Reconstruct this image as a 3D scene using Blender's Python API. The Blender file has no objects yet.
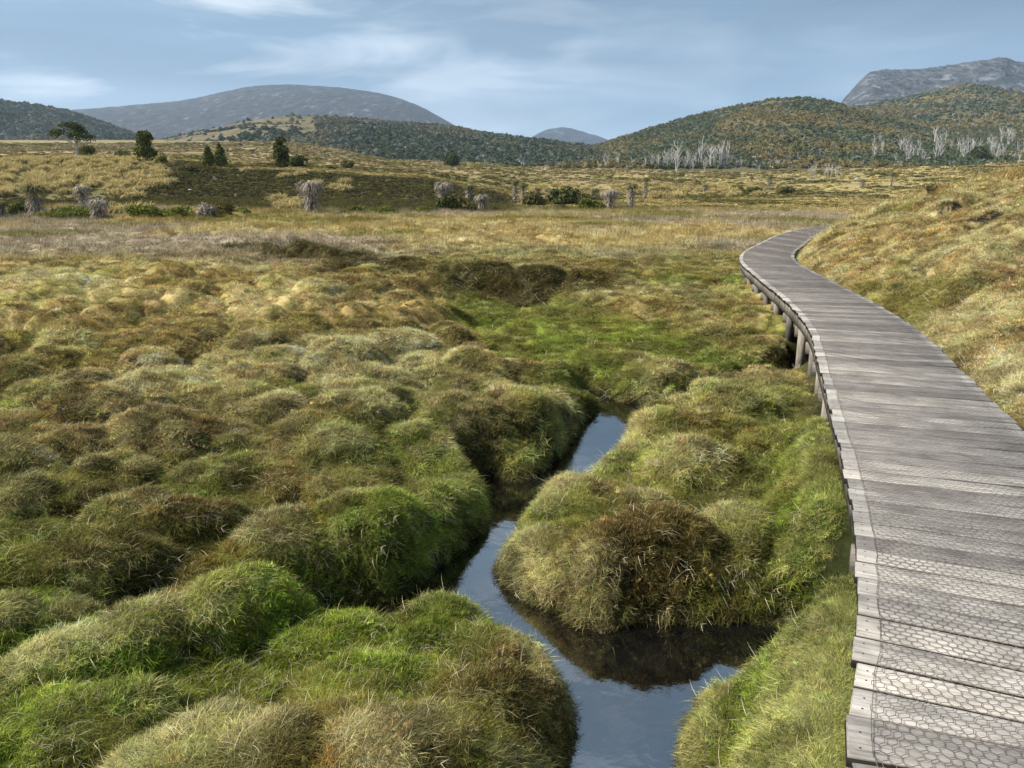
import bpy, math, random
import numpy as np
from mathutils import Vector, Matrix, Euler
random.seed(7)
RNG = np.random.default_rng(11)
C = bpy.context.scene.collection
S = bpy.context.scene

# ------------------------------------------------------------------ camera, world, sun, exposure
FPX, CX, CY, CAMZ, HORIZON = 760.0, 512.0, 384.0, 1.65, 185.0
PITCH = math.atan((CY - HORIZON) / FPX)
cp, sp = math.cos(PITCH), math.sin(PITCH)
cam = bpy.data.cameras.new('camera'); camo = bpy.data.objects.new('camera', cam); C.objects.link(camo)
cam.lens = FPX / 1024 * 36; cam.sensor_width = 36; cam.clip_start = 0.05; cam.clip_end = 30000
camo.location = (0, 0, CAMZ); camo.rotation_euler = (math.pi/2 - PITCH, 0, 0)
S.camera = camo

SUN_EL, SUN_AZ = 46.0, -92.0          # azimuth measured from the viewing direction (+Y), negative = to the left
w = bpy.data.worlds.new('World'); S.world = w; w.use_nodes = True
nt = w.node_tree; nt.nodes.clear()
def N(nt, typ, **kw):
    n = nt.nodes.new(typ)
    for k, v in kw.items():
        if k == 'inp':
            for a, b in v.items(): n.inputs[a].default_value = b
        else: setattr(n, k, v)
    return n
def L(nt, a, b): nt.links.new(a, b)
def ramp(nt, stops, interp='LINEAR'):
    r = nt.nodes.new('ShaderNodeValToRGB'); e = r.color_ramp; e.interpolation = interp
    while len(e.elements) < len(stops): e.elements.new(0.5)
    for el, (p, c) in zip(e.elements, stops):
        el.position = p; el.color = (c[0], c[1], c[2], 1) if not isinstance(c, (int, float)) else (c, c, c, 1)
    return r
sky = N(nt, 'ShaderNodeTexSky', sky_type='NISHITA', sun_disc=False, sun_elevation=math.radians(SUN_EL),
        sun_rotation=math.radians(SUN_AZ), altitude=900, air_density=1.0, dust_density=1.5, ozone_density=1.5)
tc = N(nt, 'ShaderNodeTexCoord')
sx = N(nt, 'ShaderNodeSeparateXYZ'); L(nt, tc.outputs['Generated'], sx.inputs[0])
zz = N(nt, 'ShaderNodeMath', operation='MAXIMUM', inp={1: 0.0}); L(nt, sx.outputs[2], zz.inputs[0])
za = N(nt, 'ShaderNodeMath', operation='ADD', inp={1: 0.09}); L(nt, zz.outputs[0], za.inputs[0])
dx = N(nt, 'ShaderNodeMath', operation='DIVIDE'); L(nt, sx.outputs[0], dx.inputs[0]); L(nt, za.outputs[0], dx.inputs[1])
dy = N(nt, 'ShaderNodeMath', operation='DIVIDE'); L(nt, sx.outputs[1], dy.inputs[0]); L(nt, za.outputs[0], dy.inputs[1])
cb = N(nt, 'ShaderNodeCombineXYZ'); L(nt, dx.outputs[0], cb.inputs[0]); L(nt, dy.outputs[0], cb.inputs[1])
mp = N(nt, 'ShaderNodeMapping'); mp.inputs['Scale'].default_value = (0.30, 0.42, 1); mp.inputs['Location'].default_value = (3.1, 1.7, 0)
L(nt, cb.outputs[0], mp.inputs[0])
n1 = N(nt, 'ShaderNodeTexNoise', inp={'Scale': 1.0, 'Detail': 5.0, 'Roughness': 0.5, 'Distortion': 0.6}); L(nt, mp.outputs[0], n1.inputs[0])
r1 = ramp(nt, [(0.42, 0.0), (0.62, 1.0)]); L(nt, n1.outputs[0], r1.inputs[0])
# pale band of thin cloud low over the hills, stronger to the left
hz = N(nt, 'ShaderNodeMapRange', inp={1: 0.01, 2: 0.12, 3: 1.0, 4: 0.0}); L(nt, sx.outputs[2], hz.inputs[0])
lf = N(nt, 'ShaderNodeMapRange', inp={1: -0.55, 2: 0.20, 3: 1.0, 4: 0.22}); L(nt, sx.outputs[0], lf.inputs[0])
hm = N(nt, 'ShaderNodeMath', operation='MULTIPLY'); L(nt, hz.outputs[0], hm.inputs[0]); L(nt, lf.outputs[0], hm.inputs[1])
cm = N(nt, 'ShaderNodeMath', operation='MULTIPLY'); L(nt, r1.outputs[0], cm.inputs[0]); L(nt, lf.outputs[0], cm.inputs[1])
cm2 = N(nt, 'ShaderNodeMath', operation='MULTIPLY', inp={1: 0.5}); L(nt, cm.outputs[0], cm2.inputs[0])
ad = N(nt, 'ShaderNodeMath', operation='ADD', use_clamp=True); L(nt, cm2.outputs[0], ad.inputs[0]); L(nt, hm.outputs[0], ad.inputs[1])
# streaky wisps
mp2 = N(nt, 'ShaderNodeMapping'); mp2.inputs['Scale'].default_value = (4.2, 4.2, 17.0); mp2.inputs['Rotation'].default_value = (0, 0.05, 0); mp2.inputs['Location'].default_value = (0.4, 0.2, 0.3)
L(nt, tc.outputs['Generated'], mp2.inputs[0])
n2 = N(nt, 'ShaderNodeTexNoise', inp={'Scale': 1.0, 'Detail': 5.0, 'Roughness': 0.5, 'Distortion': 0.5}); L(nt, mp2.outputs[0], n2.inputs[0])
r2 = ramp(nt, [(0.51, 0.0), (0.68, 0.9)]); L(nt, n2.outputs[0], r2.inputs[0])
deck_c = N(nt, 'ShaderNodeMix', data_type='RGBA'); deck_c.inputs[6].default_value = (1.58, 2.48, 3.55, 1); deck_c.inputs[7].default_value = (4.4, 5.5, 6.4, 1)
L(nt, ad.outputs[0], deck_c.inputs[0])
wisp = N(nt, 'ShaderNodeMix', data_type='RGBA'); wisp.inputs[7].default_value = (7.6, 8.1, 8.4, 1)
wm = N(nt, 'ShaderNodeMath', operation='MULTIPLY'); L(nt, r2.outputs[0], wm.inputs[0]); L(nt, lf.outputs[0], wm.inputs[1])
L(nt, wm.outputs[0], wisp.inputs[0]); L(nt, deck_c.outputs[2], wisp.inputs[6])
n3 = N(nt, 'ShaderNodeTexNoise', inp={'Scale': 1.0, 'Detail': 4.0, 'Roughness': 0.5, 'Distortion': 0.3})
mp3 = N(nt, 'ShaderNodeMapping'); mp3.inputs['Scale'].default_value = (1.3, 1.3, 12.0); mp3.inputs['Rotation'].default_value = (0, -0.12, 0)
L(nt, tc.outputs['Generated'], mp3.inputs[0]); L(nt, mp3.outputs[0], n3.inputs[0])
r3 = ramp(nt, [(0.35, 0.74), (0.62, 1.12)]); L(nt, n3.outputs[0], r3.inputs[0])
wz = N(nt, 'ShaderNodeMix', data_type='RGBA', blend_type='MULTIPLY', inp={0: 1.0}); L(nt, wisp.outputs[2], wz.inputs[6]); L(nt, r3.outputs[0], wz.inputs[7])
mixs = N(nt, 'ShaderNodeMix', data_type='RGBA', inp={0: 0.9}); L(nt, sky.outputs[0], mixs.inputs[6]); L(nt, wz.outputs[2], mixs.inputs[7])
bg = N(nt, 'ShaderNodeBackground', inp={'Strength': 0.080}); L(nt, mixs.outputs[2], bg.inputs[0])
wo = N(nt, 'ShaderNodeOutputWorld'); L(nt, bg.outputs[0], wo.inputs[0])

sl = bpy.data.lights.new('sun', 'SUN'); sl.energy = 4.3; sl.angle = math.radians(16); sl.color = (1.0, 0.965, 0.91)
so = bpy.data.objects.new('sun', sl); C.objects.link(so)
_e, _a = math.radians(SUN_EL), math.radians(SUN_AZ)
sdir = Vector((math.sin(_a)*math.cos(_e), math.cos(_a)*math.cos(_e), math.sin(_e)))
so.rotation_euler = sdir.to_track_quat('Z', 'Y').to_euler()
S.view_settings.view_transform = 'Standard'; S.view_settings.look = 'None'; S.view_settings.gamma = 1
S.view_settings.exposure = 0.88; S.view_settings.use_curve_mapping = False
S.render.engine = 'CYCLES'
cy = S.cycles; cy.max_bounces = 5; cy.diffuse_bounces = 2; cy.glossy_bounces = 2; cy.transmission_bounces = 2
cy.transparent_max_bounces = 4; cy.volume_bounces = 0; cy.caustics_reflective = False; cy.caustics_refractive = False
cy.use_denoising = True

# ------------------------------------------------------------------ pixel <-> world helpers (numpy)
def P(px, py, z):
    """point on the level plane z seen at a pixel"""
    u = (px - CX) / FPX; v = (CY - py) / FPX
    dyy = cp + v*sp; dzz = -sp + v*cp
    t = (z - CAMZ) / dzz
    return (u*t, dyy*t)
def PX(px, py, Y):
    """x, z of the point seen at a pixel at forward distance Y"""
    u = (px - CX) / FPX; v = (CY - py) / FPX
    t = Y / (cp + v*sp)
    return u*t, CAMZ + (-sp + v*cp)*t
def proj(x, y, z):
    zc = y*cp - (z-CAMZ)*sp
    yc = y*sp + (z-CAMZ)*cp
    return CX + FPX*x/zc, CY - FPX*yc/zc

# ------------------------------------------------------------------ noise
def _h(ix, iy, s):
    n = (ix.astype(np.int64)*374761393 + iy.astype(np.int64)*668265263 + s*1274126177) & 0xffffffff
    n = ((n ^ (n >> 13))*1274126177) & 0xffffffff
    n = ((n ^ (n >> 16))*2246822519) & 0xffffffff
    return ((n ^ (n >> 15)) & 0xffffff)/float(0xffffff)
def vnoise(x, y, s=0):
    x = np.asarray(x, float); y = np.asarray(y, float)
    ix = np.floor(x); iy = np.floor(y); fx = x-ix; fy = y-iy
    fx = fx*fx*(3-2*fx); fy = fy*fy*(3-2*fy)
    a = _h(ix, iy, s); b = _h(ix+1, iy, s); c = _h(ix, iy+1, s); d = _h(ix+1, iy+1, s)
    return a+(b-a)*fx+(c-a)*fy+(a-b-c+d)*fx*fy
def fbm(x, y, s=0, o=4):
    r = 0; a = .5; t = 0
    for i in range(o):
        r = r+a*vnoise(x*2**i+i*17.3, y*2**i+i*9.1, s+i); t += a; a *= .5
    return r/t
def domes(x, y, cell, s, rmin=.44, rmax=.70, pw=2.0):
    """field of rounded hummocks, 0..1, highest of the neighbours wins"""
    gx = x/cell; gy = y/cell; ix = np.floor(gx); iy = np.floor(gy); best = np.zeros_like(gx)
    for ox in (-1, 0, 1):
        for oy in (-1, 0, 1):
            cx_ = ix+ox; cy_ = iy+oy
            ax = cx_+.15+.7*_h(cx_, cy_, s); ay = cy_+.15+.7*_h(cx_, cy_, s+1)
            R = rmin+(rmax-rmin)*_h(cx_, cy_, s+2); A = .45+.55*_h(cx_, cy_, s+3)
            an = 3.14*_h(cx_, cy_, s+4); st = .75+.5*_h(cx_, cy_, s+5)
            ddx = gx-ax; ddy = gy-ay
            u = (ddx*np.cos(an)+ddy*np.sin(an))*st; v = (-ddx*np.sin(an)+ddy*np.cos(an))/st
            q = np.sqrt(u*u+v*v)/R
            f = A*np.sqrt(np.clip(1-q**pw, 0, 1))
            best = np.maximum(best, f)
    return best
def sstep(a, b, x):
    t = np.clip((x-a)/(b-a), 0, 1); return t*t*(3-2*t)
def polydist(x, y, pts, ws):
    """distance to a polyline minus its local half width"""
    best = np.full(np.shape(x), 1e9)
    for (x0, y0), (x1, y1), w0, w1 in zip(pts[:-1], pts[1:], ws[:-1], ws[1:]):
        vx, vy = x1-x0, y1-y0; l2 = vx*vx+vy*vy+1e-12
        t = np.clip(((x-x0)*vx+(y-y0)*vy)/l2, 0, 1)
        d = np.hypot(x-x0-t*vx, y-y0-t*vy)-(w0+(w1-w0)*t)
        best = np.minimum(best, d)
    return best

# ------------------------------------------------------------------ boardwalk line
WATER = -0.98
LEFT_PX = [(800, 900), (846, 768), (855.6, 660), (858, 574), (855.6, 517), (847, 480), (840, 448), (827.6, 397), (818, 360), (808, 327.5),
           (789, 304), (758, 278), (740, 261), (743, 252), (758, 244), (778, 234.6), (796, 230), (815, 226.5), (840, 223.5), (880, 220)]
le = [P(a, b, 0.0) for a, b in LEFT_PX]
le = [(1.05, -1.6), (.98, -.6), (.95, 0.2), (0.99, 1.0)] + le[1:]
def catmull(pts, step=.1):
    out = []; pts = [np.array(p, float) for p in pts]
    pts = [2*pts[0]-pts[1]] + pts + [2*pts[-1]-pts[-2]]
    for i in range(1, len(pts)-2):
        p0, p1, p2, p3 = pts[i-1:i+3]; n = max(2, int(np.linalg.norm(p2-p1)/step))
        # centripetal parametrisation keeps the bend from overshooting
        t0 = 0; t1 = t0+max(1e-4, np.linalg.norm(p1-p0))**.5; t2 = t1+max(1e-4, np.linalg.norm(p2-p1))**.5; t3 = t2+max(1e-4, np.linalg.norm(p3-p2))**.5
        for k in range(n):
            t = t1+(t2-t1)*k/n
            A1 = (t1-t)/(t1-t0)*p0+(t-t0)/(t1-t0)*p1; A2 = (t2-t)/(t2-t1)*p1+(t-t1)/(t2-t1)*p2; A3 = (t3-t)/(t3-t2)*p2+(t-t2)/(t3-t2)*p3
            B1 = (t2-t)/(t2-t0)*A1+(t-t0)/(t2-t0)*A2; B2 = (t3-t)/(t3-t1)*A2+(t-t1)/(t3-t1)*A3
            out.append((t2-t)/(t2-t1)*B1+(t-t1)/(t2-t1)*B2)
    out.append(pts[-2]); return np.array(out)
LEdge = catmull(le, .08)
DW = 1.24
def smooth(a, n):
    for _ in range(n):
        a[1:-1] = (a[:-2]+2*a[1:-1]+a[2:])/4
    return a
LEdge = smooth(LEdge, 6)
tan = np.gradient(LEdge, axis=0); tan /= np.linalg.norm(tan, axis=1)[:, None]
tan = smooth(tan.copy(), 60); tan /= np.linalg.norm(tan, axis=1)[:, None]
nor = np.stack([tan[:, 1], -tan[:, 0]], 1)
REdge = LEdge + nor*DW
Mid = (LEdge+REdge)/2
_seg = np.r_[0, np.cumsum(np.linalg.norm(np.diff(Mid, axis=0), axis=1))]
DLEN = _seg[-1]
def deck_at(s):
    """mid point and cross direction at distance s along the deck"""
    m = np.array([np.interp(s, _seg, Mid[:, 0]), np.interp(s, _seg, Mid[:, 1])])
    n = np.array([np.interp(s, _seg, nor[:, 0]), np.interp(s, _seg, nor[:, 1])]); n /= np.linalg.norm(n)
    return m, n
MidC = Mid[::6]
def near_only(f):
    """evaluate a near-field distance only where it matters"""
    def g(x, y, *a):
        x = np.asarray(x, float); y = np.asarray(y, float)
        m = (y > -6) & (y < 62) & (np.abs(x) < 60)
        r = f(x[m], y[m], *a)
        if isinstance(r, tuple):
            d = np.full(x.shape, 60.); sd = np.where(x > 1, 1., -1.); d[m] = r[0]; sd[m] = r[1]; return d, sd
        d = np.full(x.shape, 60.); d[m] = r; return d
    return g
@near_only
def deck_signed(x, y):
    """distance from the deck's middle line and the side (+ right)"""
    best = np.full(np.shape(x), 1e9); side = np.zeros(np.shape(x))
    for (x0, y0), (x1, y1) in zip(MidC[:-1], MidC[1:]):
        vx, vy = x1-x0, y1-y0; l2 = vx*vx+vy*vy+1e-12
        t = np.clip(((x-x0)*vx+(y-y0)*vy)/l2, 0, 1)
        ex = x-x0-t*vx; ey = y-y0-t*vy; d = np.hypot(ex, ey)
        m = d < best
        best = np.where(m, d, best); side = np.where(m, np.sign(ex*vy-ey*vx), side)
    return best, side

polydist_all = polydist
@near_only
def polydist(x, y, pts, ws): return polydist_all(x, y, pts, ws)

# ------------------------------------------------------------------ terrain height
def wp(lst, z):
    return [P(a, b, z) for a, b, *_ in lst], [c[2] for c in lst]
CREEK = [[(622, 900, .20), (622, 745, .20), (630, 690, .26), (650, 664, .30), (700, 662, .32), (745, 658, .32), (788, 650, .22)],
         [(650, 662, .26), (590, 662, .19), (540, 636, .19), (495, 612, .20), (462, 594, .20), (462, 572, .17), (485, 552, .12), (508, 522, .12), (520, 502, .18),
          (550, 488, .26), (585, 468, .26), (600, 442, .25), (620, 424, .36), (638, 416, .38)],
         [(625, 408, .14), (590, 398, .10), (585, 390, .02)],
         [(455, 594, .16), (400, 614, .13), (335, 628, .10)],
         [(515, 496, .18), (488, 482, .14)]]
DITCH = [[(630, 406, .12), (660, 402, .04), (700, 396, .05), (750, 386, .10), (800, 374, .25), (850, 352, .3), (900, 340, .2)],
         [(415, 352, .05), (408, 362, .12)],
         [(250, 262, .3), (300, 272, .4), (380, 288, .3), (450, 297, .45), (520, 303, .5), (585, 303, .3)]]
CRK = [wp(c, WATER) for c in CREEK]
DIT = [wp(c, -.85) for c in DITCH]
# (px, py of the foot plane -0.75, rx m, ry m, rotation deg, top z)
MOUNDS = [
 (352, 800, 1.10, .62, 8, -.47), (490, 725, .50, .40, -10, -.53), (425, 650, .26, .17, 0, -.70), (225, 800, .7, .5, 10, -.50),
 (120, 672, .95, .32, 34, -.50), (60, 760, .9, .5, 25, -.55), (240, 628, .85, .34, 30, -.47), (375, 540, .75, .70, 10, -.46), (290, 560, .6, .6, 20, -.50), (440, 520, .42, .5, 0, -.58),
 (70, 600, .95, .42, 28, -.42), (20, 655, .7, .4, 20, -.48), (160, 556, .9, .28, 32, -.46), (130, 530, .5, .3, 20, -.52),
 (655, 570, .82, .66, 0, -.44), (575, 575, .34, .32, 0, -.64), (740, 552, .40, .55, 0, -.50), (690, 480, .66, .52, 8, -.46), (640, 512, .40, .36, 0, -.64), (735, 425, .70, .6, 20, -.42), (690, 440, .7, .45, 0, -.5),
 (810, 740, .36, .40, 20, -.70), (770, 800, .40, .30, 0, -.72), (860, 640, .30, .7, -5, -.50), (838, 520, .42, 1.0, 0, -.38),
 (430, 455, .8, .5, 10, -.50), (400, 420, .9, .6, 0, -.50), (560, 398, .62, .55, 0, -.46), (500, 420, .8, .6, 0, -.5), (470, 440, .7, .5, 0, -.52), (545, 448, .42, .42, 0, -.72), (360, 400, .9, .5, 0, -.45),
 (240, 395, .42, .36, 0, -.42), (205, 458, .46, .36, 0, -.44), (90, 470, .5, .4, 10, -.42), (200, 372, .6, .4, 0, -.42), (75, 432, .5, .36, 0, -.44), (300, 420, .6, .45, 10, -.44), (20, 400, .8, .5, 0, -.45), (290, 462, .5, .4, 0, -.5), (150, 425, .45, .36, 0, -.46), (340, 470, .6, .5, 0, -.42), (20, 520, .5, .4, 0, -.48),
 (590, 330, 1.3, .8, 0, -.5), (700, 330, 1.5, .9, 5, -.55), (730, 300, 1.6, .9, 0, -.5), (640, 300, 1.5, .8, 0, -.55), (590, 318, 1.0, .5, 0, -.38), (600, 355, .8, .5, 0, -.55), (520, 375, .8, .4, 0, -.6), (720, 360, 1.0, .5, 0, -.6)]
MW = []
for m in MOUNDS:
    mx, my = P(m[0], m[1], -.75)
    MW.append((mx, my, m[2], m[3], math.radians(m[4]), m[5]))
COLX = np.array([-400, 0, 160, 300, 420, 480, 530, 600, 700, 850, 1024, 1300], float)
ROWY = np.array([42, 60, 75, 100, 150, 250, 400, 600, 1000], float)
SR = {  # screen row of the ground surface at each distance, per column (rows kept above are the plain)
 -400: [0, 202, 182, 166, 158, 152, 148, 140, 120], 0: [0, 202, 182, 165, 157, 152, 147, 143, 140], 160: [0, 204, 185, 166, 160, 155, 149, 143, 140],
 300: [0, 208, 191, 172, 166, 160, 151, 143, 138], 420: [0, 210, 196, 179, 171, 168, 164, 160, 155], 480: [0, 212, 203, 189, 180, 172, 167, 162, 158],
 530: [0, 213, 207, 201, 192, 180, 172, 166, 160], 600: [0, 213, 207, 201, 193, 181, 172, 166, 160], 700: [0, 213, 207, 201, 194, 185, 176, 168, 160],
 850: [0, 213, 207, 200, 193, 182, 172, 164, 155], 1024: [0, 213, 205, 198, 190, 178, 167, 158, 148], 1300: [0, 213, 205, 196, 188, 176, 165, 156, 145]}
ZT = np.zeros((len(COLX), len(ROWY)))
for i, c in enumerate(COLX):
    for j, Y in enumerate(ROWY):
        ZT[i, j] = -.55 if j == 0 else PX(c, SR[int(c)][j], Y)[1]
def macro(x, y):
    yy = np.clip(y, 1.0, 1000); px = np.clip(CX+FPX/cp*x/yy*.93, -400, 1300)
    ci = np.clip(np.searchsorted(COLX, px)-1, 0, len(COLX)-2); ft = (px-COLX[ci])/(COLX[ci+1]-COLX[ci]); ft = ft*ft*(3-2*ft)
    ri = np.clip(np.searchsorted(ROWY, yy)-1, 0, len(ROWY)-2); gt = np.clip((yy-ROWY[ri])/(ROWY[ri+1]-ROWY[ri]), 0, 1)
    a = ZT[ci, ri]+(ZT[ci+1, ri]-ZT[ci, ri])*ft; b = ZT[ci, ri+1]+(ZT[ci+1, ri+1]-ZT[ci, ri+1])*ft
    z = a+(b-a)*gt
    return np.where(y < 42, -.55, z)
HOLES = [(P(948, 218, .9), .0)]
PEAT = [(9.05, 16.1, .40, .30, .30), (8.75, 14.2, .46, .26, .24), (9.0, 17.6, .26, .2, .2), (9.75, 21.0, .45, .3, .22), (11.8, 22.2, .35, .25, .18), (11.9, 19.4, .26, .2, .14), (8.7, 19.6, .35, .22, .18)]
def water_d(x, y):
    b = np.full(np.shape(x), 9.)
    for pts, ws in CRK: b = np.minimum(b, polydist(x, y, pts, ws))
    return b
def height(x, y, detail=True):
    x = np.asarray(x, float); y = np.asarray(y, float)
    d = np.hypot(x, y)
    near = 1-sstep(25, 45, d)
    z = macro(x, y)
    z = z+(fbm(x/3.1, y/3.1, 3, 3)-.5)*.22*sstep(6, 14, d)*1.0 + (fbm(x/40, y/40, 9, 3)-.5)*1.2*sstep(60, 140, d)*1.0
    # hummocky bog
    fore = (1-sstep(5.4, 7.2, d))
    z = z-.16*(1-sstep(9, 20, d))-.08*fore
    hum = domes(x*.9+y*.15, y, .74, 21)
    hum2 = domes(x, y*1.05, 1.9, 31, .6, .9)
    left = 1-sstep(-.5, 1.5, x-y*.05)
    z = z+hum*(.13*fore+.40*(1-fore)*(1-sstep(13, 24, d))+.20*sstep(13, 24, d)*(1-sstep(30, 60, d)))*(.45+.55*left)
    z = z+hum2*.22*sstep(8, 16, d)*(1-sstep(45, 80, d))
    # explicit mounds
    for mx, my, rx, ry, an, top in MW:
        ex = x-mx; ey = y-my
        m = (np.abs(ex) < 3) & (np.abs(ey) < 3)
        if not m.any(): continue
        ca, sa = math.cos(an), math.sin(an)
        wob = 1+.22*(vnoise(x*2.3+mx*5, y*2.3, 5)-.5)
        q = np.hypot((ex*ca+ey*sa)/rx, (-ex*sa+ey*ca)/ry)*wob
        f = np.clip(1-q**2.1, 0, 1)**.72
        cand = -1.15+(top+1.15)*f
        k = .07
        hh = np.clip(.5+.5*(cand-z)/k, 0, 1)
        zz_ = z*(1-hh)+cand*hh+k*hh*(1-hh)
        z = np.where(q < 1, np.maximum(zz_, z), z)
    # low green flats beside the creek
    flat = polydist(x, y, FLAT[0], FLAT[1]); fm = 1-sstep(-.35, .9, flat+.25*(vnoise(x*1.3, y*1.3, 77)-.5))
    zf = -.86+.17*domes(x, y, 1.1, 44)
    z = z*(1-fm)+np.minimum(z, zf)*fm
    # small lumps everywhere near
    z = z+near*(.075*domes(x, y, .34, 51)+.03*domes(x, y, .19, 61)*(1-sstep(8, 14, d)))
    # ditches and creek
    z = np.maximum(z, -.92)
    for pts, ws, bw in zip([q[0] for q in DIT], [q[1] for q in DIT], (.3, .3, .45)):
        dd = polydist(x, y, pts, ws)+.12*(vnoise(x*2, y*2, 8)-.5); c = sstep(0, bw, dd); bed = np.minimum(z, -.93); z = bed+(z-bed)*c
    for pts, ws in CRK:
        dd = polydist(x, y, pts, ws)+.07*(vnoise(x*4, y*4, 8)-.5); c = 1-(1-np.clip((dd+.02)/.36, 0, 1))**2.4
        z = -1.3+(np.maximum(z, -1.3)+1.3)*c
    # right hand bank and the ground along the boardwalk
    dd, sd = deck_signed(x, y) if np.size(x) else (x, x)
    s = dd*sd-DW/2
    far = sstep(4, 19, d)
    bank = -.28+.20*sstep(-.2, .4, s)+np.interp(s, [0, 1, 3, 4, 7, 15, 30], [0, .42, 1.12, 1.45, 2.2, 3.1, 3.9])*(.42+.58*far)
    bank = bank*(1-sstep(33, 52, y)) + z*sstep(33, 52, y)
    bank = bank + (fbm(x/1.7, y/1.7, 14, 4)-.5)*.62*sstep(0.1, 2.5, s)*(1-sstep(45, 60, y)) + .34*domes(x+y*.3, y*1.2, .9, 71)*sstep(.2, 1.2, s)*(1-sstep(50, 70, y))
    rt = sstep(-.45, .05, s)*(1-sstep(50, 70, y))
    behind = sstep(.5, 2, y+2)
    z = z*(1-rt)+bank*rt
    le_ = (sd < 0)*(1-sstep(5.6, 7.4, y))
    zl = -.15-.80*sstep(DW/2, DW/2+.66, dd)-.06*domes(x, y, .5, 91)
    wl = le_*(1-sstep(DW/2+.35, DW/2+.9, dd)); wl = wl*sstep(.0, .3, water_d(x, y))
    z = z*(1-wl)+np.maximum(z, zl)*wl
    # keep the ground below the deck, higher along its left edge close to the camera
    under = 1-sstep(DW/2-.05, DW/2+.25, dd)
    z = z*(1-under)+np.minimum(z, -.20)*under
    for hx, hy, rx, ry, dep in PEAT:
        q = ((x-hx)/rx)**2+((y-hy)/ry)**2
        m = q < 9
        if m.any(): z[m] = z[m]+(dep*1.1*((y[m]-hy)/ry+.2)+.30*(fbm(x[m]/.16, y[m]/.12, 55, 3)-.5))*np.exp(-q[m]*1.1)
    return z
FLATL = [(560, 400, .3), (600, 385, .35), (545, 370, .5), (520, 340, .9), (500, 312, .9), (600, 345, 1.0), (700, 375, .35)]
FLAT = wp(FLATL, -.85)
# ------------------------------------------------------------------ ground colour (plant and soil colours, hollows darkened as if shaded)
PAL = {'vivid': (.125, .175, .016), 'green': (.082, .118, .014), 'olive': (.125, .120, .022), 'pale': (.27, .285, .070), 'straw': (.52, .43, .205),
       'red': (.125, .072, .018), 'gold': (.36, .27, .110), 'twig': (.27, .225, .18), 'heath': (.075, .070, .026), 'peat': (.032, .026, .021)}
PALV = {k: np.array(v)*(1.3 if k not in ('peat', 'straw') else 1.) for k, v in PAL.items()}
def lerp(a, b, t): return a+(b-a)*t[..., None]
CUSH = [i for i, m in enumerate(MOUNDS) if (m[0], m[1]) in ((240, 395), (205, 458), (90, 470), (200, 372), (75, 432), (300, 420), (150, 425), (70, 600), (655, 570), (560, 398), (160, 556), (590, 318), (490, 725), (20, 400))]
MOSSL = [[P(-60, 800, -.6), P(120, 700, -.6), P(230, 640, -.55), P(330, 575, -.55)], [P(300, 560, -.5), P(400, 520, -.5), P(500, 480, -.5)], [P(-20, 560, -.6), P(60, 530, -.6)], [P(500, 470, -.6), P(560, 430, -.7)], [P(400, 640, -.7), P(460, 625, -.7)]]
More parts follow.
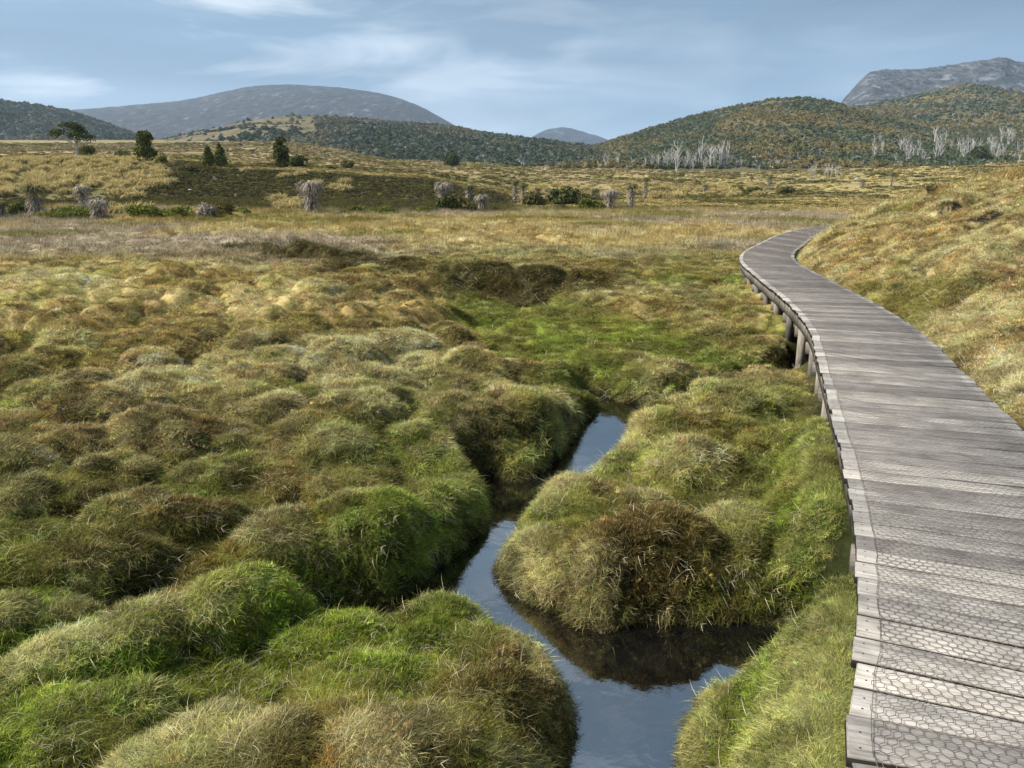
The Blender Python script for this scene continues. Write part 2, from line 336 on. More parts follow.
def zone(x, y, z, cv=None):
    d = np.hypot(x, y); shp = np.shape(x)
    n1 = fbm(x/1.1, y/1.1, 101, 4); n2 = fbm(x/.55+9, y/.55, 111, 3); n3 = fbm(x/2.6, y/2.6, 121, 4); n4 = fbm(x/9, y/9, 131, 4)
    col = np.broadcast_to(PALV['green'], shp+(3,)).copy()
    col = lerp(col, PALV['vivid'], sstep(.36, .50, n3)*(1-sstep(6, 12, d)))
    col = lerp(col, PALV['olive'], sstep(.45, .62, n1)*.8)
    # crests carry bleached grass
    crest = np.clip((z+.70)/.30, 0, 1)
    col = lerp(col, PALV['pale'], sstep(.44, .62, n2)*(.15+.6*crest)*.8)
    col = lerp(col, PALV['straw'], sstep(.56, .68, n2)*crest*.7)
    col = lerp(col, PALV['red'], sstep(.47, .60, fbm(x/.62+4, y/.62+7, 141, 4))*.8)
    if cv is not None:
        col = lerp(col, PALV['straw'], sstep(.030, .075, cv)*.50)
        vd = lerp(np.broadcast_to(PALV['green']*.8, shp+(3,)).copy(), PALV['olive']*.5, sstep(4, 6, d))  # hollows coloured darker, imitating shade between the hummocks
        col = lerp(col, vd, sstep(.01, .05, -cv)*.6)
    # dark moss cushions
    for k, (mx, my, rx, ry, an, top) in enumerate(MW):
        if k not in CUSH: continue
        ca, sa = math.cos(an), math.sin(an); ex = x-mx; ey = y-my-.05
        q = np.hypot((ex*ca+ey*sa)/rx, (-ex*sa+ey*ca)/ry)+.5*(n2-.5)
        col = lerp(col, lerp(np.broadcast_to(PALV['olive']*.62, shp+(3,)).copy(), PALV['red']*.8, sstep(.42, .58, n1)), (1-sstep(.55, 1.0, q))*.88)
    # short vivid moss on the low ridges of the near left
    for pts in MOSSL:
        dm = polydist(x, y, pts, [.24]*len(pts))+.5*(n2-.5)
        col = lerp(col, PALV['vivid']*(.75+.4*n1[..., None]), (1-sstep(-.05, .28, dm))*.85)
    # further out straw and gold take over
    dn = d+3.5*(n4-.5)*2
    t = sstep(5, 11.5, dn)*.9
    t = t*(.35+.65*sstep(-2.5, 2.5, -(x-y*.12)))    # greener along the creek
    far = lerp(lerp(np.broadcast_to(PALV['pale'], shp+(3,)).copy(), PALV['straw'], sstep(.3, .5, n1)), PALV['gold'], sstep(.36, .56, n3)*.8)
    far = lerp(far, PALV['olive'], sstep(.5, .62, n2)*.55)
    far = lerp(far, PALV['red'], sstep(.52, .64, fbm(x/2.2+4, y/2.2+7, 151, 3))*.55)
    col = lerp(col, np.minimum(far*1.22, .62), t)
    t2 = sstep(16, 28, dn)
    far2 = lerp(lerp(np.broadcast_to(PALV['straw'], shp+(3,)).copy(), PALV['gold'], sstep(.35, .6, n1)), PALV['red'], sstep(.5, .7, n2)*.7)
    far2 = lerp(far2, PALV['twig'], sstep(.42, .6, n4)*.7)
    far2 = lerp(far2, PALV['olive'], sstep(.52, .64, fbm(x/5, y/4, 161, 3))*.7)
    col = lerp(col, far2, t2)
    # green flats
    flat = polydist(x, y, FLAT[0], FLAT[1]); fm = 1-sstep(0, .5, flat)
    col = lerp(col, lerp(np.broadcast_to(PALV['vivid'], shp+(3,)).copy(), PALV['olive'], sstep(.42, .6, n2)*.8)*.85, fm*.85)
    dt3 = polydist(x, y, DIT[2][0], DIT[2][1]); col = lerp(col, lerp(np.broadcast_to(PALV['heath']*.6, shp+(3,)).copy(), PALV['red']*.6, n2*.6), (1-sstep(.5, .9, dt3+1.0*(n2-.5)))*.95)
    dk, sk = deck_signed(x, y); ms = (sk < 0)*(1-sstep(.9, 1.7, dk+.6*(n2-.5)))*(1-sstep(6.5, 9, y))
    col = lerp(col, lerp(np.broadcast_to(PALV['green'], shp+(3,)).copy()*.9, PALV['pale'], sstep(.5, .66, n1)*.8), ms*.7)
    # right bank
    dd, sd = deck_signed(x, y); s = dd*sd-DW/2
    bankc = lerp(lerp(np.broadcast_to(PALV['straw'], shp+(3,)).copy(), PALV['gold'], sstep(.36, .6, n1)*.9), PALV['red']*1.3, sstep(.54, .64, n2)*.6)
    bankc = lerp(bankc, PALV['olive'], sstep(.60, .68, n3)*.7)
    bm = sstep(-.1, .3, s)*(1-sstep(42, 55, y))
    col = lerp(col, bankc, bm)
    # beyond the bog: heath rise, golden tussock plain
    yy = np.clip(y, 1, 9999); px = CX+FPX/cp*x/yy*.95
    hm_ = sstep(55, 60, y)*(1-sstep(95, 112, y+12*(n4-.5)))*(1-sstep(500, 525, px))*sstep(110, 190, px+ (y-70)*-1.5+ 60*(n4-.5))
    hm2 = sstep(54, 57, y)*(1-sstep(60, 66, y))*(1-sstep(500, 525, px))
    hc = lerp(np.broadcast_to(np.array((.085, .072, .038)), shp+(3,)).copy(), PALV['olive']*.85, sstep(.45, .66, n1)*.6)
    gold = lerp(lerp(np.broadcast_to(PALV['gold'], shp+(3,)).copy(), PALV['straw'], sstep(.45, .6, n1)*.6), PALV['olive'], sstep(.5, .62, n3)*.6)
    gold = lerp(gold*.80, PALV['heath'], sstep(.46, .60, fbm(x/14, y/22, 171, 3))*.8)
    tan_ = lerp(lerp(np.broadcast_to(np.array((.25, .20, .125)), shp+(3,)).copy(), PALV['gold']*.8, n1), PALV['olive']*.9, sstep(.5, .62, fbm(x/20, y/30, 181, 3))*.7)
    gold = lerp(gold, lerp(np.broadcast_to(PALV['heath'], shp+(3,)).copy(), PALV['gold'], n2*.2), sstep(59, 63, y)*(1-sstep(104, 116, y))*(1-sstep(165, 195, px)))
    g = sstep(58, 68, y)
    col = lerp(col, gold, g); col = lerp(col, hc, np.maximum(hm_, hm2)); col = lerp(col, tan_, sstep(160, 240, y)*(1-sstep(560, 660, px)))
    for hx, hy, rx, ry, dep in PEAT:
        q = ((x-hx)/rx)**2+((y-hy)/ry)**2
        col = lerp(col, PALV['peat'], sstep(.9, .45, q) if False else 1-sstep(.35, .6, q+(fbm(x/.20, y/.13, 57, 4)-.5)*3.4))
    return col

# ------------------------------------------------------------------ mesh helpers
def setp(o, label=None, cat=None, group=None, kind=None):
    if label: o['label'] = label
    if cat: o['category'] = cat
    if group: o['group'] = group
    if kind: o['kind'] = kind
    return o
def mesh_np(name, V, F, mats=(), smooth_=True, attrs=None, parent=None, link=True):
    """V (n,3), F list of arrays (quads (m,4) and/or tris (k,3))"""
    me = bpy.data.meshes.new(name)
    V = np.asarray(V, np.float32); Fs = [np.asarray(f, np.int32) for f in F if len(f)]
    me.vertices.add(len(V)); me.vertices.foreach_set('co', V.ravel())
    nl = sum(f.size for f in Fs); npoly = sum(len(f) for f in Fs)
    me.loops.add(nl); me.loops.foreach_set('vertex_index', np.concatenate([f.ravel() for f in Fs]))
    me.polygons.add(npoly)
    tot = np.concatenate([np.full(len(f), f.shape[1], np.int32) for f in Fs]); st = np.r_[0, np.cumsum(tot)[:-1]].astype(np.int32)
    me.polygons.foreach_set('loop_start', st); me.polygons.foreach_set('loop_total', tot)
    if smooth_: me.polygons.foreach_set('use_smooth', np.ones(npoly, bool))
    me.update(calc_edges=True); me.validate()
    for k, (typ, dom, data) in (attrs or {}).items():
        a = me.attributes.new(k, typ, dom)
        a.data.foreach_set('color' if typ == 'FLOAT_COLOR' else ('vector' if typ == 'FLOAT_VECTOR' else 'value'), np.asarray(data, np.float32).ravel())
    for m in mats: me.materials.append(m)
    o = bpy.data.objects.new(name, me)
    if link: C.objects.link(o)
    if parent: o.parent = parent
    return o
class MB:
    def __init__(s): s.v = []; s.q = []; s.t = []; s.n = 0
    def add(s, V, Q=(), T=()):
        V = np.asarray(V, float)
        if len(Q): s.q.append(np.asarray(Q)+s.n)
        if len(T): s.t.append(np.asarray(T)+s.n)
        s.v.append(V); s.n += len(V)
    def box8(s, c):   # 8 corners: bottom 4 then top 4, ccw
        s.add(c, [(3, 2, 1, 0), (4, 5, 6, 7), (0, 1, 5, 4), (1, 2, 6, 5), (2, 3, 7, 6), (3, 0, 4, 7)])
    def box(s, c, sz, rz=0):
        x, y, z = [k/2 for k in sz]; ca, sa = math.cos(rz), math.sin(rz); out = []
        for zz_ in (-z, z):
            for a, b in ((-x, -y), (x, -y), (x, y), (-x, y)): out.append((c[0]+a*ca-b*sa, c[1]+a*sa+b*ca, c[2]+zz_))
        s.box8(out)
    def tube(s, pts, rad, n=6):
        pts = [np.array(p, float) for p in pts]; rings = []
        for i, p in enumerate(pts):
            t = pts[min(i+1, len(pts)-1)]-pts[max(i-1, 0)]; t /= (np.linalg.norm(t)+1e-9)
            a = np.cross(t, (0.31, .95, .07)); a /= (np.linalg.norm(a)+1e-9); b = np.cross(t, a)
            for k in range(n):
                th = 2*math.pi*k/n; rings.append(p+rad[i]*(math.cos(th)*a+math.sin(th)*b))
        Q = []
        for i in range(len(pts)-1):
            for k in range(n):
                Q.append((i*n+k, i*n+(k+1) % n, (i+1)*n+(k+1) % n, (i+1)*n+k))
        rings.append(pts[-1]); e = len(rings)-1
        T = [((len(pts)-1)*n+k, (len(pts)-1)*n+(k+1) % n, e) for k in range(n)]
        s.add(rings, Q, T)
    def obj(s, name, mats, parent=None, smooth_=True, attrs=None, link=True):
        F = []
        if s.q: F.append(np.concatenate(s.q))
        if s.t: F.append(np.concatenate(s.t))
        return mesh_np(name, np.concatenate(s.v), F, mats, smooth_, attrs, parent, link)

# ------------------------------------------------------------------ materials
def mat(name):
    m = bpy.data.materials.new(name); m.use_nodes = True; m.node_tree.nodes.clear(); return m, m.node_tree
def finish(nt, sh, disp=None):
    o = nt.nodes.new('ShaderNodeOutputMaterial'); L(nt, sh, o.inputs[0])
def ground_mat(name, scale=1.0, attr='col', rough=1.0, bump=.02):
    m, nt = mat(name)
    a = N(nt, 'ShaderNodeAttribute', attribute_name=attr)
    g = N(nt, 'ShaderNodeNewGeometry')
    n = N(nt, 'ShaderNodeTexNoise', inp={'Scale': 9*scale, 'Detail': 8., 'Roughness': .75}); L(nt, g.outputs['Position'], n.inputs[0])
    r = ramp(nt, [(.3, .45), (.5, .9), (.72, 1.35)]); L(nt, n.outputs[0], r.inputs[0])
    mx = N(nt, 'ShaderNodeMix', data_type='RGBA', blend_type='MULTIPLY', inp={0: 1.0}); L(nt, a.outputs[0], mx.inputs[6]); L(nt, r.outputs[0], mx.inputs[7])
    b = N(nt, 'ShaderNodeBump', inp={'Strength': 1.0, 'Distance': bump}); L(nt, n.outputs[0], b.inputs['Height'])
    p = N(nt, 'ShaderNodeBsdfPrincipled', inp={'Roughness': rough, 'Specular IOR Level': .1}); L(nt, mx.outputs[2], p.inputs[0]); L(nt, b.outputs[0], p.inputs['Normal'])
    finish(nt, p.outputs[0]); return m
def leaf_mat(name, col=None, trans=.16, instancer=True, var=.72, tipc=(.5, .42, .17), tipamt=.12):
    """blades and leaves: colour from the tuft (or fixed), varied per blade"""
    m, nt = mat(name)
    bv = N(nt, 'ShaderNodeAttribute', attribute_name='bv'); bh = N(nt, 'ShaderNodeAttribute', attribute_name='bh')
    if col is None:
        a = N(nt, 'ShaderNodeAttribute', attribute_name='col'); a.attribute_type = 'INSTANCER'; src = a.outputs[0]
    else:
        a = N(nt, 'ShaderNodeRGB'); a.outputs[0].default_value = (*col, 1); src = a.outputs[0]
    v = N(nt, 'ShaderNodeMapRange', inp={1: 0, 2: 1, 3: 1-var, 4: 1+var}); L(nt, bv.outputs['Fac'], v.inputs[0])
    mx = N(nt, 'ShaderNodeMix', data_type='RGBA', blend_type='MULTIPLY', inp={0: 1.0}); L(nt, src, mx.inputs[6])
    cbn = N(nt, 'ShaderNodeCombineColor'); [L(nt, v.outputs[0], cbn.inputs[i]) for i in range(3)]; L(nt, cbn.outputs[0], mx.inputs[7])
    th = N(nt, 'ShaderNodeMapRange', inp={1: .87, 2: .99, 3: 0, 4: 1}); L(nt, bv.outputs['Fac'], th.inputs[0])
    t2 = N(nt, 'ShaderNodeMath', operation='MULTIPLY', inp={1: tipamt}); L(nt, bh.outputs['Fac'], t2.inputs[0])
    t3 = N(nt, 'ShaderNodeMath', operation='MAXIMUM'); L(nt, th.outputs[0], t3.inputs[0]); L(nt, t2.outputs[0], t3.inputs[1])
    t4 = N(nt, 'ShaderNodeMath', operation='MULTIPLY', inp={1: .7}); L(nt, t3.outputs[0], t4.inputs[0])
    m2 = N(nt, 'ShaderNodeMix', data_type='RGBA'); m2.inputs[7].default_value = (*tipc, 1); L(nt, t4.outputs[0], m2.inputs[0]); L(nt, mx.outputs[2], m2.inputs[6])
    d = N(nt, 'ShaderNodeBsdfDiffuse'); L(nt, m2.outputs[2], d.inputs[0])
    t = N(nt, 'ShaderNodeBsdfTranslucent'); L(nt, m2.outputs[2], t.inputs[0])
    ms = N(nt, 'ShaderNodeMixShader', inp={0: trans}); L(nt, d.outputs[0], ms.inputs[1]); L(nt, t.outputs[0], ms.inputs[2])
    finish(nt, ms.outputs[0]); return m
def wood_mat(name, c1, c2, c3, grain_dir=True):
    m, nt = mat(name)
    a = N(nt, 'ShaderNodeAttribute', attribute_name='wuv')
    rn = N(nt, 'ShaderNodeAttribute', attribute_name='rnd')
    mpn = N(nt, 'ShaderNodeMapping'); mpn.inputs['Scale'].default_value = (3.5, 60, 60); L(nt, a.outputs['Vector'], mpn.inputs[0])
    n = N(nt, 'ShaderNodeTexNoise', inp={'Scale': 1., 'Detail': 6., 'Roughness': .7, 'Distortion': .4}); L(nt, mpn.outputs[0], n.inputs[0])
    n2 = N(nt, 'ShaderNodeTexNoise', inp={'Scale': 3.5, 'Detail': 4., 'Roughness': .65}); L(nt, a.outputs['Vector'], n2.inputs[0])
    r = ramp(nt, [(.28, c1), (.5, c2), (.75, c3)]); L(nt, n.outputs[0], r.inputs[0])
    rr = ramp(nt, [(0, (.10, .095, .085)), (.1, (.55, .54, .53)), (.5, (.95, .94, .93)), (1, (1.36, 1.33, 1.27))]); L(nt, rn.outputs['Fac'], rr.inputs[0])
    mx = N(nt, 'ShaderNodeMix', data_type='RGBA', blend_type='MULTIPLY', inp={0: 1.}); L(nt, r.outputs[0], mx.inputs[6]); L(nt, rr.outputs[0], mx.inputs[7])
    r3 = ramp(nt, [(.35, .62), (.55, 1.0), (.75, 1.18)]); L(nt, n2.outputs[0], r3.inputs[0])
    mx2 = N(nt, 'ShaderNodeMix', data_type='RGBA', blend_type='MULTIPLY', inp={0: 1.}); L(nt, mx.outputs[2], mx2.inputs[6]); L(nt, r3.outputs[0], mx2.inputs[7])
    b = N(nt, 'ShaderNodeBump', inp={'Strength': .6, 'Distance': .004}); L(nt, n.outputs[0], b.inputs['Height'])
    p = N(nt, 'ShaderNodeBsdfPrincipled', inp={'Roughness': .75, 'Specular IOR Level': .3}); L(nt, mx2.outputs[2], p.inputs[0]); L(nt, b.outputs[0], p.inputs['Normal'])
    finish(nt, p.outputs[0]); return m
def plain_mat(name, col, rough=.8, scale=6., lo=.6, hi=1.3, metal=0.):
    m, nt = mat(name); g = N(nt, 'ShaderNodeTexCoord')
    n = N(nt, 'ShaderNodeTexNoise', inp={'Scale': scale, 'Detail': 6., 'Roughness': .7}); L(nt, g.outputs['Object'], n.inputs[0])
    r = ramp(nt, [(.3, tuple(c*lo for c in col)), (.7, tuple(c*hi for c in col))]); L(nt, n.outputs[0], r.inputs[0])
    b = N(nt, 'ShaderNodeBump', inp={'Strength': .5, 'Distance': .02}); L(nt, n.outputs[0], b.inputs['Height'])
    p = N(nt, 'ShaderNodeBsdfPrincipled', inp={'Roughness': rough, 'Metallic': metal, 'Specular IOR Level': .3}); L(nt, r.outputs[0], p.inputs[0]); L(nt, b.outputs[0], p.inputs['Normal'])
    finish(nt, p.outputs[0]); return m
M_ground = ground_mat('ground_cover')
M_leaf = leaf_mat('grass_blades')
M_wood = wood_mat('weathered_deck_wood', (.125, .113, .100), (.325, .295, .26), (.50, .465, .42))
M_post = wood_mat('post_wood', (.10, .085, .07), (.22, .19, .155), (.36, .32, .27))
M_wire = plain_mat('rusted_wire', (.16, .135, .12), .6, 9., .5, 1.5, .3)
M_bark = plain_mat('grey_bark', (.20, .17, .14), .9, 8.)
M_dead = plain_mat('bleached_wood', (.52, .48, .44), .8, 5., .7, 1.15)
M_rock = plain_mat('lichen_rock', (.30, .29, .27), .9, 3.)

# ------------------------------------------------------------------ ground sheet
def build_ground():
    r = [0.0, .25, .5]; k = .5
    while k < 1400:
        step = max(.016, k*.0056) if k < 60 else k*.010
        k += step; r.append(k)
    r = np.array(r)
    th = np.concatenate([np.linspace(-math.pi, -.86, 60)[:-1], np.linspace(-.80, .80, 680), np.linspace(.86, math.pi, 60)[1:]])
    r = r[1:]
    R, T = np.meshgrid(r, th, indexing='ij')
    X = R*np.sin(T); Y = R*np.cos(T)
    Z = height(X.ravel(), Y.ravel()).reshape(X.shape)
    beh = sstep(5, -20, Y) if False else 1-sstep(-20, 5, Y)
    Z = Z*(1-beh)+(-.4)*beh
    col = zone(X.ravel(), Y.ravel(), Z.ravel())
    wd = water_d(X.ravel(), Y.ravel())
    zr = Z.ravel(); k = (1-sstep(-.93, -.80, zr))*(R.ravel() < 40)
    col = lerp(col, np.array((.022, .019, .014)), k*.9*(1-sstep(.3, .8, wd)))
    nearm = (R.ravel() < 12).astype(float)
    col = col*(1-.35*nearm)[:, None]       # soil and thatch, darkened to paint in shadow between the blades
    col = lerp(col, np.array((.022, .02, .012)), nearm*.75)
    nr, nth = X.shape
    V = np.stack([X.ravel(), Y.ravel(), Z.ravel()], 1)
    i = np.arange(nr-1)[:, None]; j = np.arange(nth-1)[None, :]
    a = i*nth+j
    Q = np.stack([a, a+nth, a+nth+1, a+1], -1).reshape(-1, 4)[:, ::-1]
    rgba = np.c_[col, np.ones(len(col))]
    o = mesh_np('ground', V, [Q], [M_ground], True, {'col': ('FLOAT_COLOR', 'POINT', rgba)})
    setp(o, 'boggy valley floor of green and straw coloured hummocks', 'ground', None, 'structure')
    return o
build_ground()

# ------------------------------------------------------------------ water
def build_water():
    m, nt = mat('peat_water')
    g = N(nt, 'ShaderNodeNewGeometry')
    n = N(nt, 'ShaderNodeTexNoise', inp={'Scale': 7., 'Detail': 3., 'Roughness': .5}); L(nt, g.outputs['Position'], n.inputs[0])
    b = N(nt, 'ShaderNodeBump', inp={'Strength': .10, 'Distance': .02}); L(nt, n.outputs[0], b.inputs['Height'])
    n2 = N(nt, 'ShaderNodeTexNoise', inp={'Scale': 3., 'Detail': 6., 'Roughness': .7}); L(nt, g.outputs['Position'], n2.inputs[0])
    r = ramp(nt, [(.4, (.003, .003, .003)), (.7, (.010, .010, .009))]); L(nt, n2.outputs[0], r.inputs[0])
    p = N(nt, 'ShaderNodeBsdfPrincipled', inp={'Roughness': .035, 'IOR': 4.4}); L(nt, r.outputs[0], p.inputs[0]); L(nt, b.outputs[0], p.inputs['Normal'])
    finish(nt, p.outputs[0])
    o = mesh_np('water', [(-3, 1.0, WATER), (7, 1.0, WATER), (7, 13, WATER), (-3, 13, WATER)], [[(0, 1, 2, 3)]], [m], False)
    setp(o, 'dark still creek water winding between grassy hummocks', 'water', None, 'structure')
build_water()

# ------------------------------------------------------------------ hills and mountains
def hill_mat(name, a, b, c, rock, rockamt, scale, streak=True):
    m, nt = mat(name); g = N(nt, 'ShaderNodeNewGeometry')
    mp_ = N(nt, 'ShaderNodeMapping'); mp_.inputs['Scale'].default_value = (scale, scale*.5, scale*1.6); L(nt, g.outputs['Position'], mp_.inputs[0])
    n = N(nt, 'ShaderNodeTexNoise', inp={'Scale': 1., 'Detail': 10., 'Roughness': .72}); L(nt, mp_.outputs[0], n.inputs[0])
    r = ramp(nt, [(.34, a), (.5, b), (.66, c)]); L(nt, n.outputs[0], r.inputs[0])
    n2 = N(nt, 'ShaderNodeTexNoise', inp={'Scale': .9, 'Detail': 9., 'Roughness': .8, 'Distortion': 0.15})
    mp2_ = N(nt, 'ShaderNodeMapping'); mp2_.inputs['Scale'].default_value = (scale*1.3, scale*.35, scale*.9); mp2_.inputs['Rotation'].default_value = (0, .5, 0); L(nt, g.outputs['Position'], mp2_.inputs[0]); L(nt, mp2_.outputs[0], n2.inputs[0])
    r2 = ramp(nt, [(.62-rockamt, 0.), (.68-rockamt, 1.)]); L(nt, n2.outputs[0], r2.inputs[0])
    mx = N(nt, 'ShaderNodeMix', data_type='RGBA'); L(nt, r2.outputs[0], mx.inputs[0]); L(nt, r.outputs[0], mx.inputs[6]); mx.inputs[7].default_value = (*rock, 1)
    bb = N(nt, 'ShaderNodeBump', inp={'Strength': 1., 'Distance': .25/scale}); L(nt, n.outputs[0], bb.inputs['Height'])
    p = N(nt, 'ShaderNodeBsdfPrincipled', inp={'Roughness': 1., 'Specular IOR Level': .05}); L(nt, mx.outputs[2], p.inputs[0]); L(nt, bb.outputs[0], p.inputs['Normal'])
    finish(nt, p.outputs[0]); return m
HILLS = {}
def ridge_h(H, px, Y):
    """height of a hill at column px and distance Y"""
    ys = np.interp(px, [p[0] for p in H['ridge']], [p[1] for p in H['ridge']])
    # smooth the profile a little
    for o_ in (-H.get('sm', 12), H.get('sm', 12)): ys = ys+np.interp(px+o_, [p[0] for p in H['ridge']], [p[1] for p in H['ridge']])
    ys = ys/3
    zr = PX(px, ys, H['Yr'])[1]; zf = PX(px, H['foot'], H['Yf'])[1]
    t = (Y-H['Yf'])/(H['Yr']-H['Yf'])
    u = np.clip(t, 0, 1)
    s = u**H.get('p', 1.0); s = s*(1-H.get('round', .35))+np.sin(u*math.pi/2)*H.get('round', .35)
    z = zf+(zr-zf)*s
    back = np.clip(t-1, 0, 2); z = z-back*back*(np.maximum(zr-zf, 0))*.9
    X = (px-CX)/FPX*Y*cp
    k = H.get('amp', .06)*(H['Yr']*.12)
    sc = H['Yr']*.11
    nz = (fbm(X/sc, Y/sc, H['seed'], 6)-.5)*k*2.0*np.clip(u*3, 0, 1)
    gl = np.abs(fbm(X/sc*1.3, Y/sc*.5, H['seed']+40, 5)-.5)*2
    z = z+nz*(1-.75*np.exp(-((t-1)/.06)**2))-gl*k*H.get('gully', .6)*np.clip((1-u)*4, 0, 1)*np.clip(u*4, 0, 1)
    rg = (fbm(X/(sc*.05), Y/(sc*.05), H['seed']+80, 4)-.5)*H['Yr']*H.get('rough', .003)
    return z+rg
def build_hill(key, name, label, **H):
    HILLS[key] = H
    x0, x1 = H['ridge'][0][0], H['ridge'][-1][0]
    nx = H.get('nx', 420); ny = H.get('ny', 130)
    px = np.linspace(x0, x1, nx); t = np.concatenate([np.linspace(-.25, 1.15, ny), np.linspace(1.2, 1.9, 8)])
    Yv = H['Yf']+(H['Yr']-H['Yf'])*t
    PXg, Yg = np.meshgrid(px, Yv, indexing='xy')
    Z = ridge_h(H, PXg, Yg)
    Z = np.where(Yg < H['Yf'], Z-(H['Yf']-Yg)*.25, Z)
    # ends sink into the ground
    e = np.minimum(sstep(x0, x0+18, PXg), 1-sstep(x1-18, x1, PXg)); Z = Z-(1-e)*H['Yr']*.02
    X = (PXg-CX)/FPX*Yg*cp
    V = np.stack([X.ravel(), Yg.ravel(), Z.ravel()], 1); ny_, nx_ = X.shape
    a = (np.arange(ny_-1)[:, None]*nx_+np.arange(nx_-1)[None, :])
    Q = np.stack([a, a+1, a+nx_+1, a+nx_], -1).reshape(-1, 4)
    o = mesh_np(name, V, [Q], [H['mat']], True)
    setp(o, label, 'mountain' if name == 'mountain' else 'hill', None, 'structure'); return o
MH_far = hill_mat('mountain_scrub', (.020, .026, .026), (.046, .044, .040), (.085, .068, .055), (.20, .20, .22), .06, .03)
MH_peak = hill_mat('peak_scrub', (.025, .032, .036), (.045, .05, .055), (.07, .07, .07), (.16, .17, .19), .04, .008)
MH_rock = hill_mat('cliff_rock', (.018, .022, .022), (.060, .062, .062), (.12, .115, .11), (.17, .175, .19), .09, .03)
MH_for = hill_mat('forest_floor', (.09, .085, .04), (.14, .12, .055), (.19, .15, .075), (.35, .33, .31), -.02, .035)
MH_tan = hill_mat('moorland', (.10, .09, .045), (.17, .14, .08), (.235, .19, .115), (.32, .31, .29), -.04, .05)
build_hill('far', 'mountain', 'long rounded blue grey mountain behind the left hills',
    ridge=[(-60, 140), (0, 125), (60, 112), (130, 106), (200, 99), (235, 91), (262, 86), (290, 84), (340, 86), (385, 93), (415, 102), (437, 114), (458, 127), (480, 138), (530, 148), (600, 156)],
    Yr=4200, Yf=2600, foot=152, seed=5, mat=MH_far, amp=.05, rough=.0012)
build_hill('peak', 'mountain', 'small distant pointed peak in the gap between hills',
    ridge=[(480, 160), (510, 148), (530, 139), (540, 132), (550, 126), (558, 126), (568, 130), (582, 134), (600, 140), (625, 148), (660, 158)],
    Yr=5600, Yf=4200, foot=156, seed=15, mat=MH_peak, amp=.06, nx=200, rough=.001)
build_hill('cliff', 'mountain', 'steep grey rocky mountain rising behind the right hill',
    ridge=[(770, 165), (805, 135), (826, 110), (837, 96), (848, 80), (858, 71), (872, 68), (905, 68), (925, 65), (960, 61), (985, 57), (996, 62), (1030, 61), (1100, 66), (1200, 100), (1320, 150)],
    Yr=3000, Yf=2000, foot=150, seed=27, mat=MH_rock, amp=.10, gully=1.3, p=1.0, rough=.004, sm=3, nx=560)
build_hill('lefthill', 'hill', 'low forested hill at the left edge',
    ridge=[(-420, 110), (-200, 90), (-60, 95), (0, 99), (30, 104), (60, 109), (90, 116), (115, 126), (140, 136), (175, 146), (210, 154)],
    Yr=1500, Yf=900, foot=152, seed=35, mat=MH_for, amp=.04)
build_hill('mid', 'hill', 'middle hill of tan moorland and dark forest',
    ridge=[(60, 156), (120, 150), (160, 143), (200, 133), (240, 124), (265, 118), (300, 116), (350, 119), (400, 124), (450, 128), (500, 137), (560, 144), (600, 149), (650, 158), (700, 168)],
    Yr=1050, Yf=520, foot=166, seed=45, mat=MH_tan, amp=.035)
build_hill('back', 'hill', 'forested hill with a knoll below the rocky mountain',
    ridge=[(780, 130), (820, 112), (850, 107), (880, 101), (915, 94), (940, 88), (965, 86), (990, 90), (1020, 95), (1080, 92), (1200, 100), (1360, 120)],
    Yr=1500, Yf=900, foot=150, seed=55, mat=MH_for, amp=.05)
build_hill('right', 'hill', 'broad forested hill rising above the right plain',
    ridge=[(540, 168), (580, 152), (620, 139), (660, 125), (700, 113), (740, 104), (775, 98), (805, 98), (835, 106), (870, 115), (900, 122), (950, 128), (1000, 130), (1060, 128), (1150, 126), (1360, 140)],
    Yr=1000, Yf=480, foot=168, seed=65, mat=MH_for, amp=.06)

# ------------------------------------------------------------------ tufts and instancing
def blades(n, R, ln, wd, lean, spread, seg=3, comb=.5, curl=.8, seed=0, flat=1., up=1.):
    """tuft of curved tapering blades, combed towards +X"""
    g = np.random.default_rng(seed); V = []; Q = []; T = []; bv = []; bh = []
    for i in range(n):
        r = R*math.sqrt(g.random()); a = g.random()*6.283
        bx, by = r*math.cos(a), r*math.sin(a)
        l = ln*(.55+.75*g.random()); dirA = g.normal(0, spread) if g.random() < comb else g.random()*6.283
        dx_, dy_ = math.cos(dirA), math.sin(dirA)
        th = abs(lean+g.normal(0, .22)); cu = curl*(.5+g.random())
        wv = wd*(.6+.8*g.random()); px_, py_ = -dy_, dx_
        x, y, z = bx, by, -.02*ln; k0 = len(V); b_ = g.random()
        for s in range(seg+1):
            t = s/seg; ww = wv*(1-t**1.5)*.5
            if s < seg:
                V += [(x+px_*ww, y+py_*ww, z), (x-px_*ww, y-py_*ww, z)]; bv += [b_, b_]; bh += [t, t]
            else: V.append((x, y, z)); bv.append(b_); bh.append(1)
            an = th+cu*t; st = l/seg
            x += dx_*math.sin(an)*st; y += dy_*math.sin(an)*st; z += math.cos(an)*st*up
        for s in range(seg-1): q = k0+2*s; Q.append((q, q+1, q+3, q+2))
        q = k0+2*(seg-1); T.append((q, q+1, q+2))
    return np.array(V), np.array(Q), np.array(T), np.array(bv), np.array(bh)
def tuft_obj(name, m, *a, **k):
    V, Q, T, bv, bh = blades(*a, **k)
    return mesh_np(name, V, [Q, T], [m], False, {'bv': ('FLOAT', 'POINT', bv), 'bh': ('FLOAT', 'POINT', bh)}, link=False)
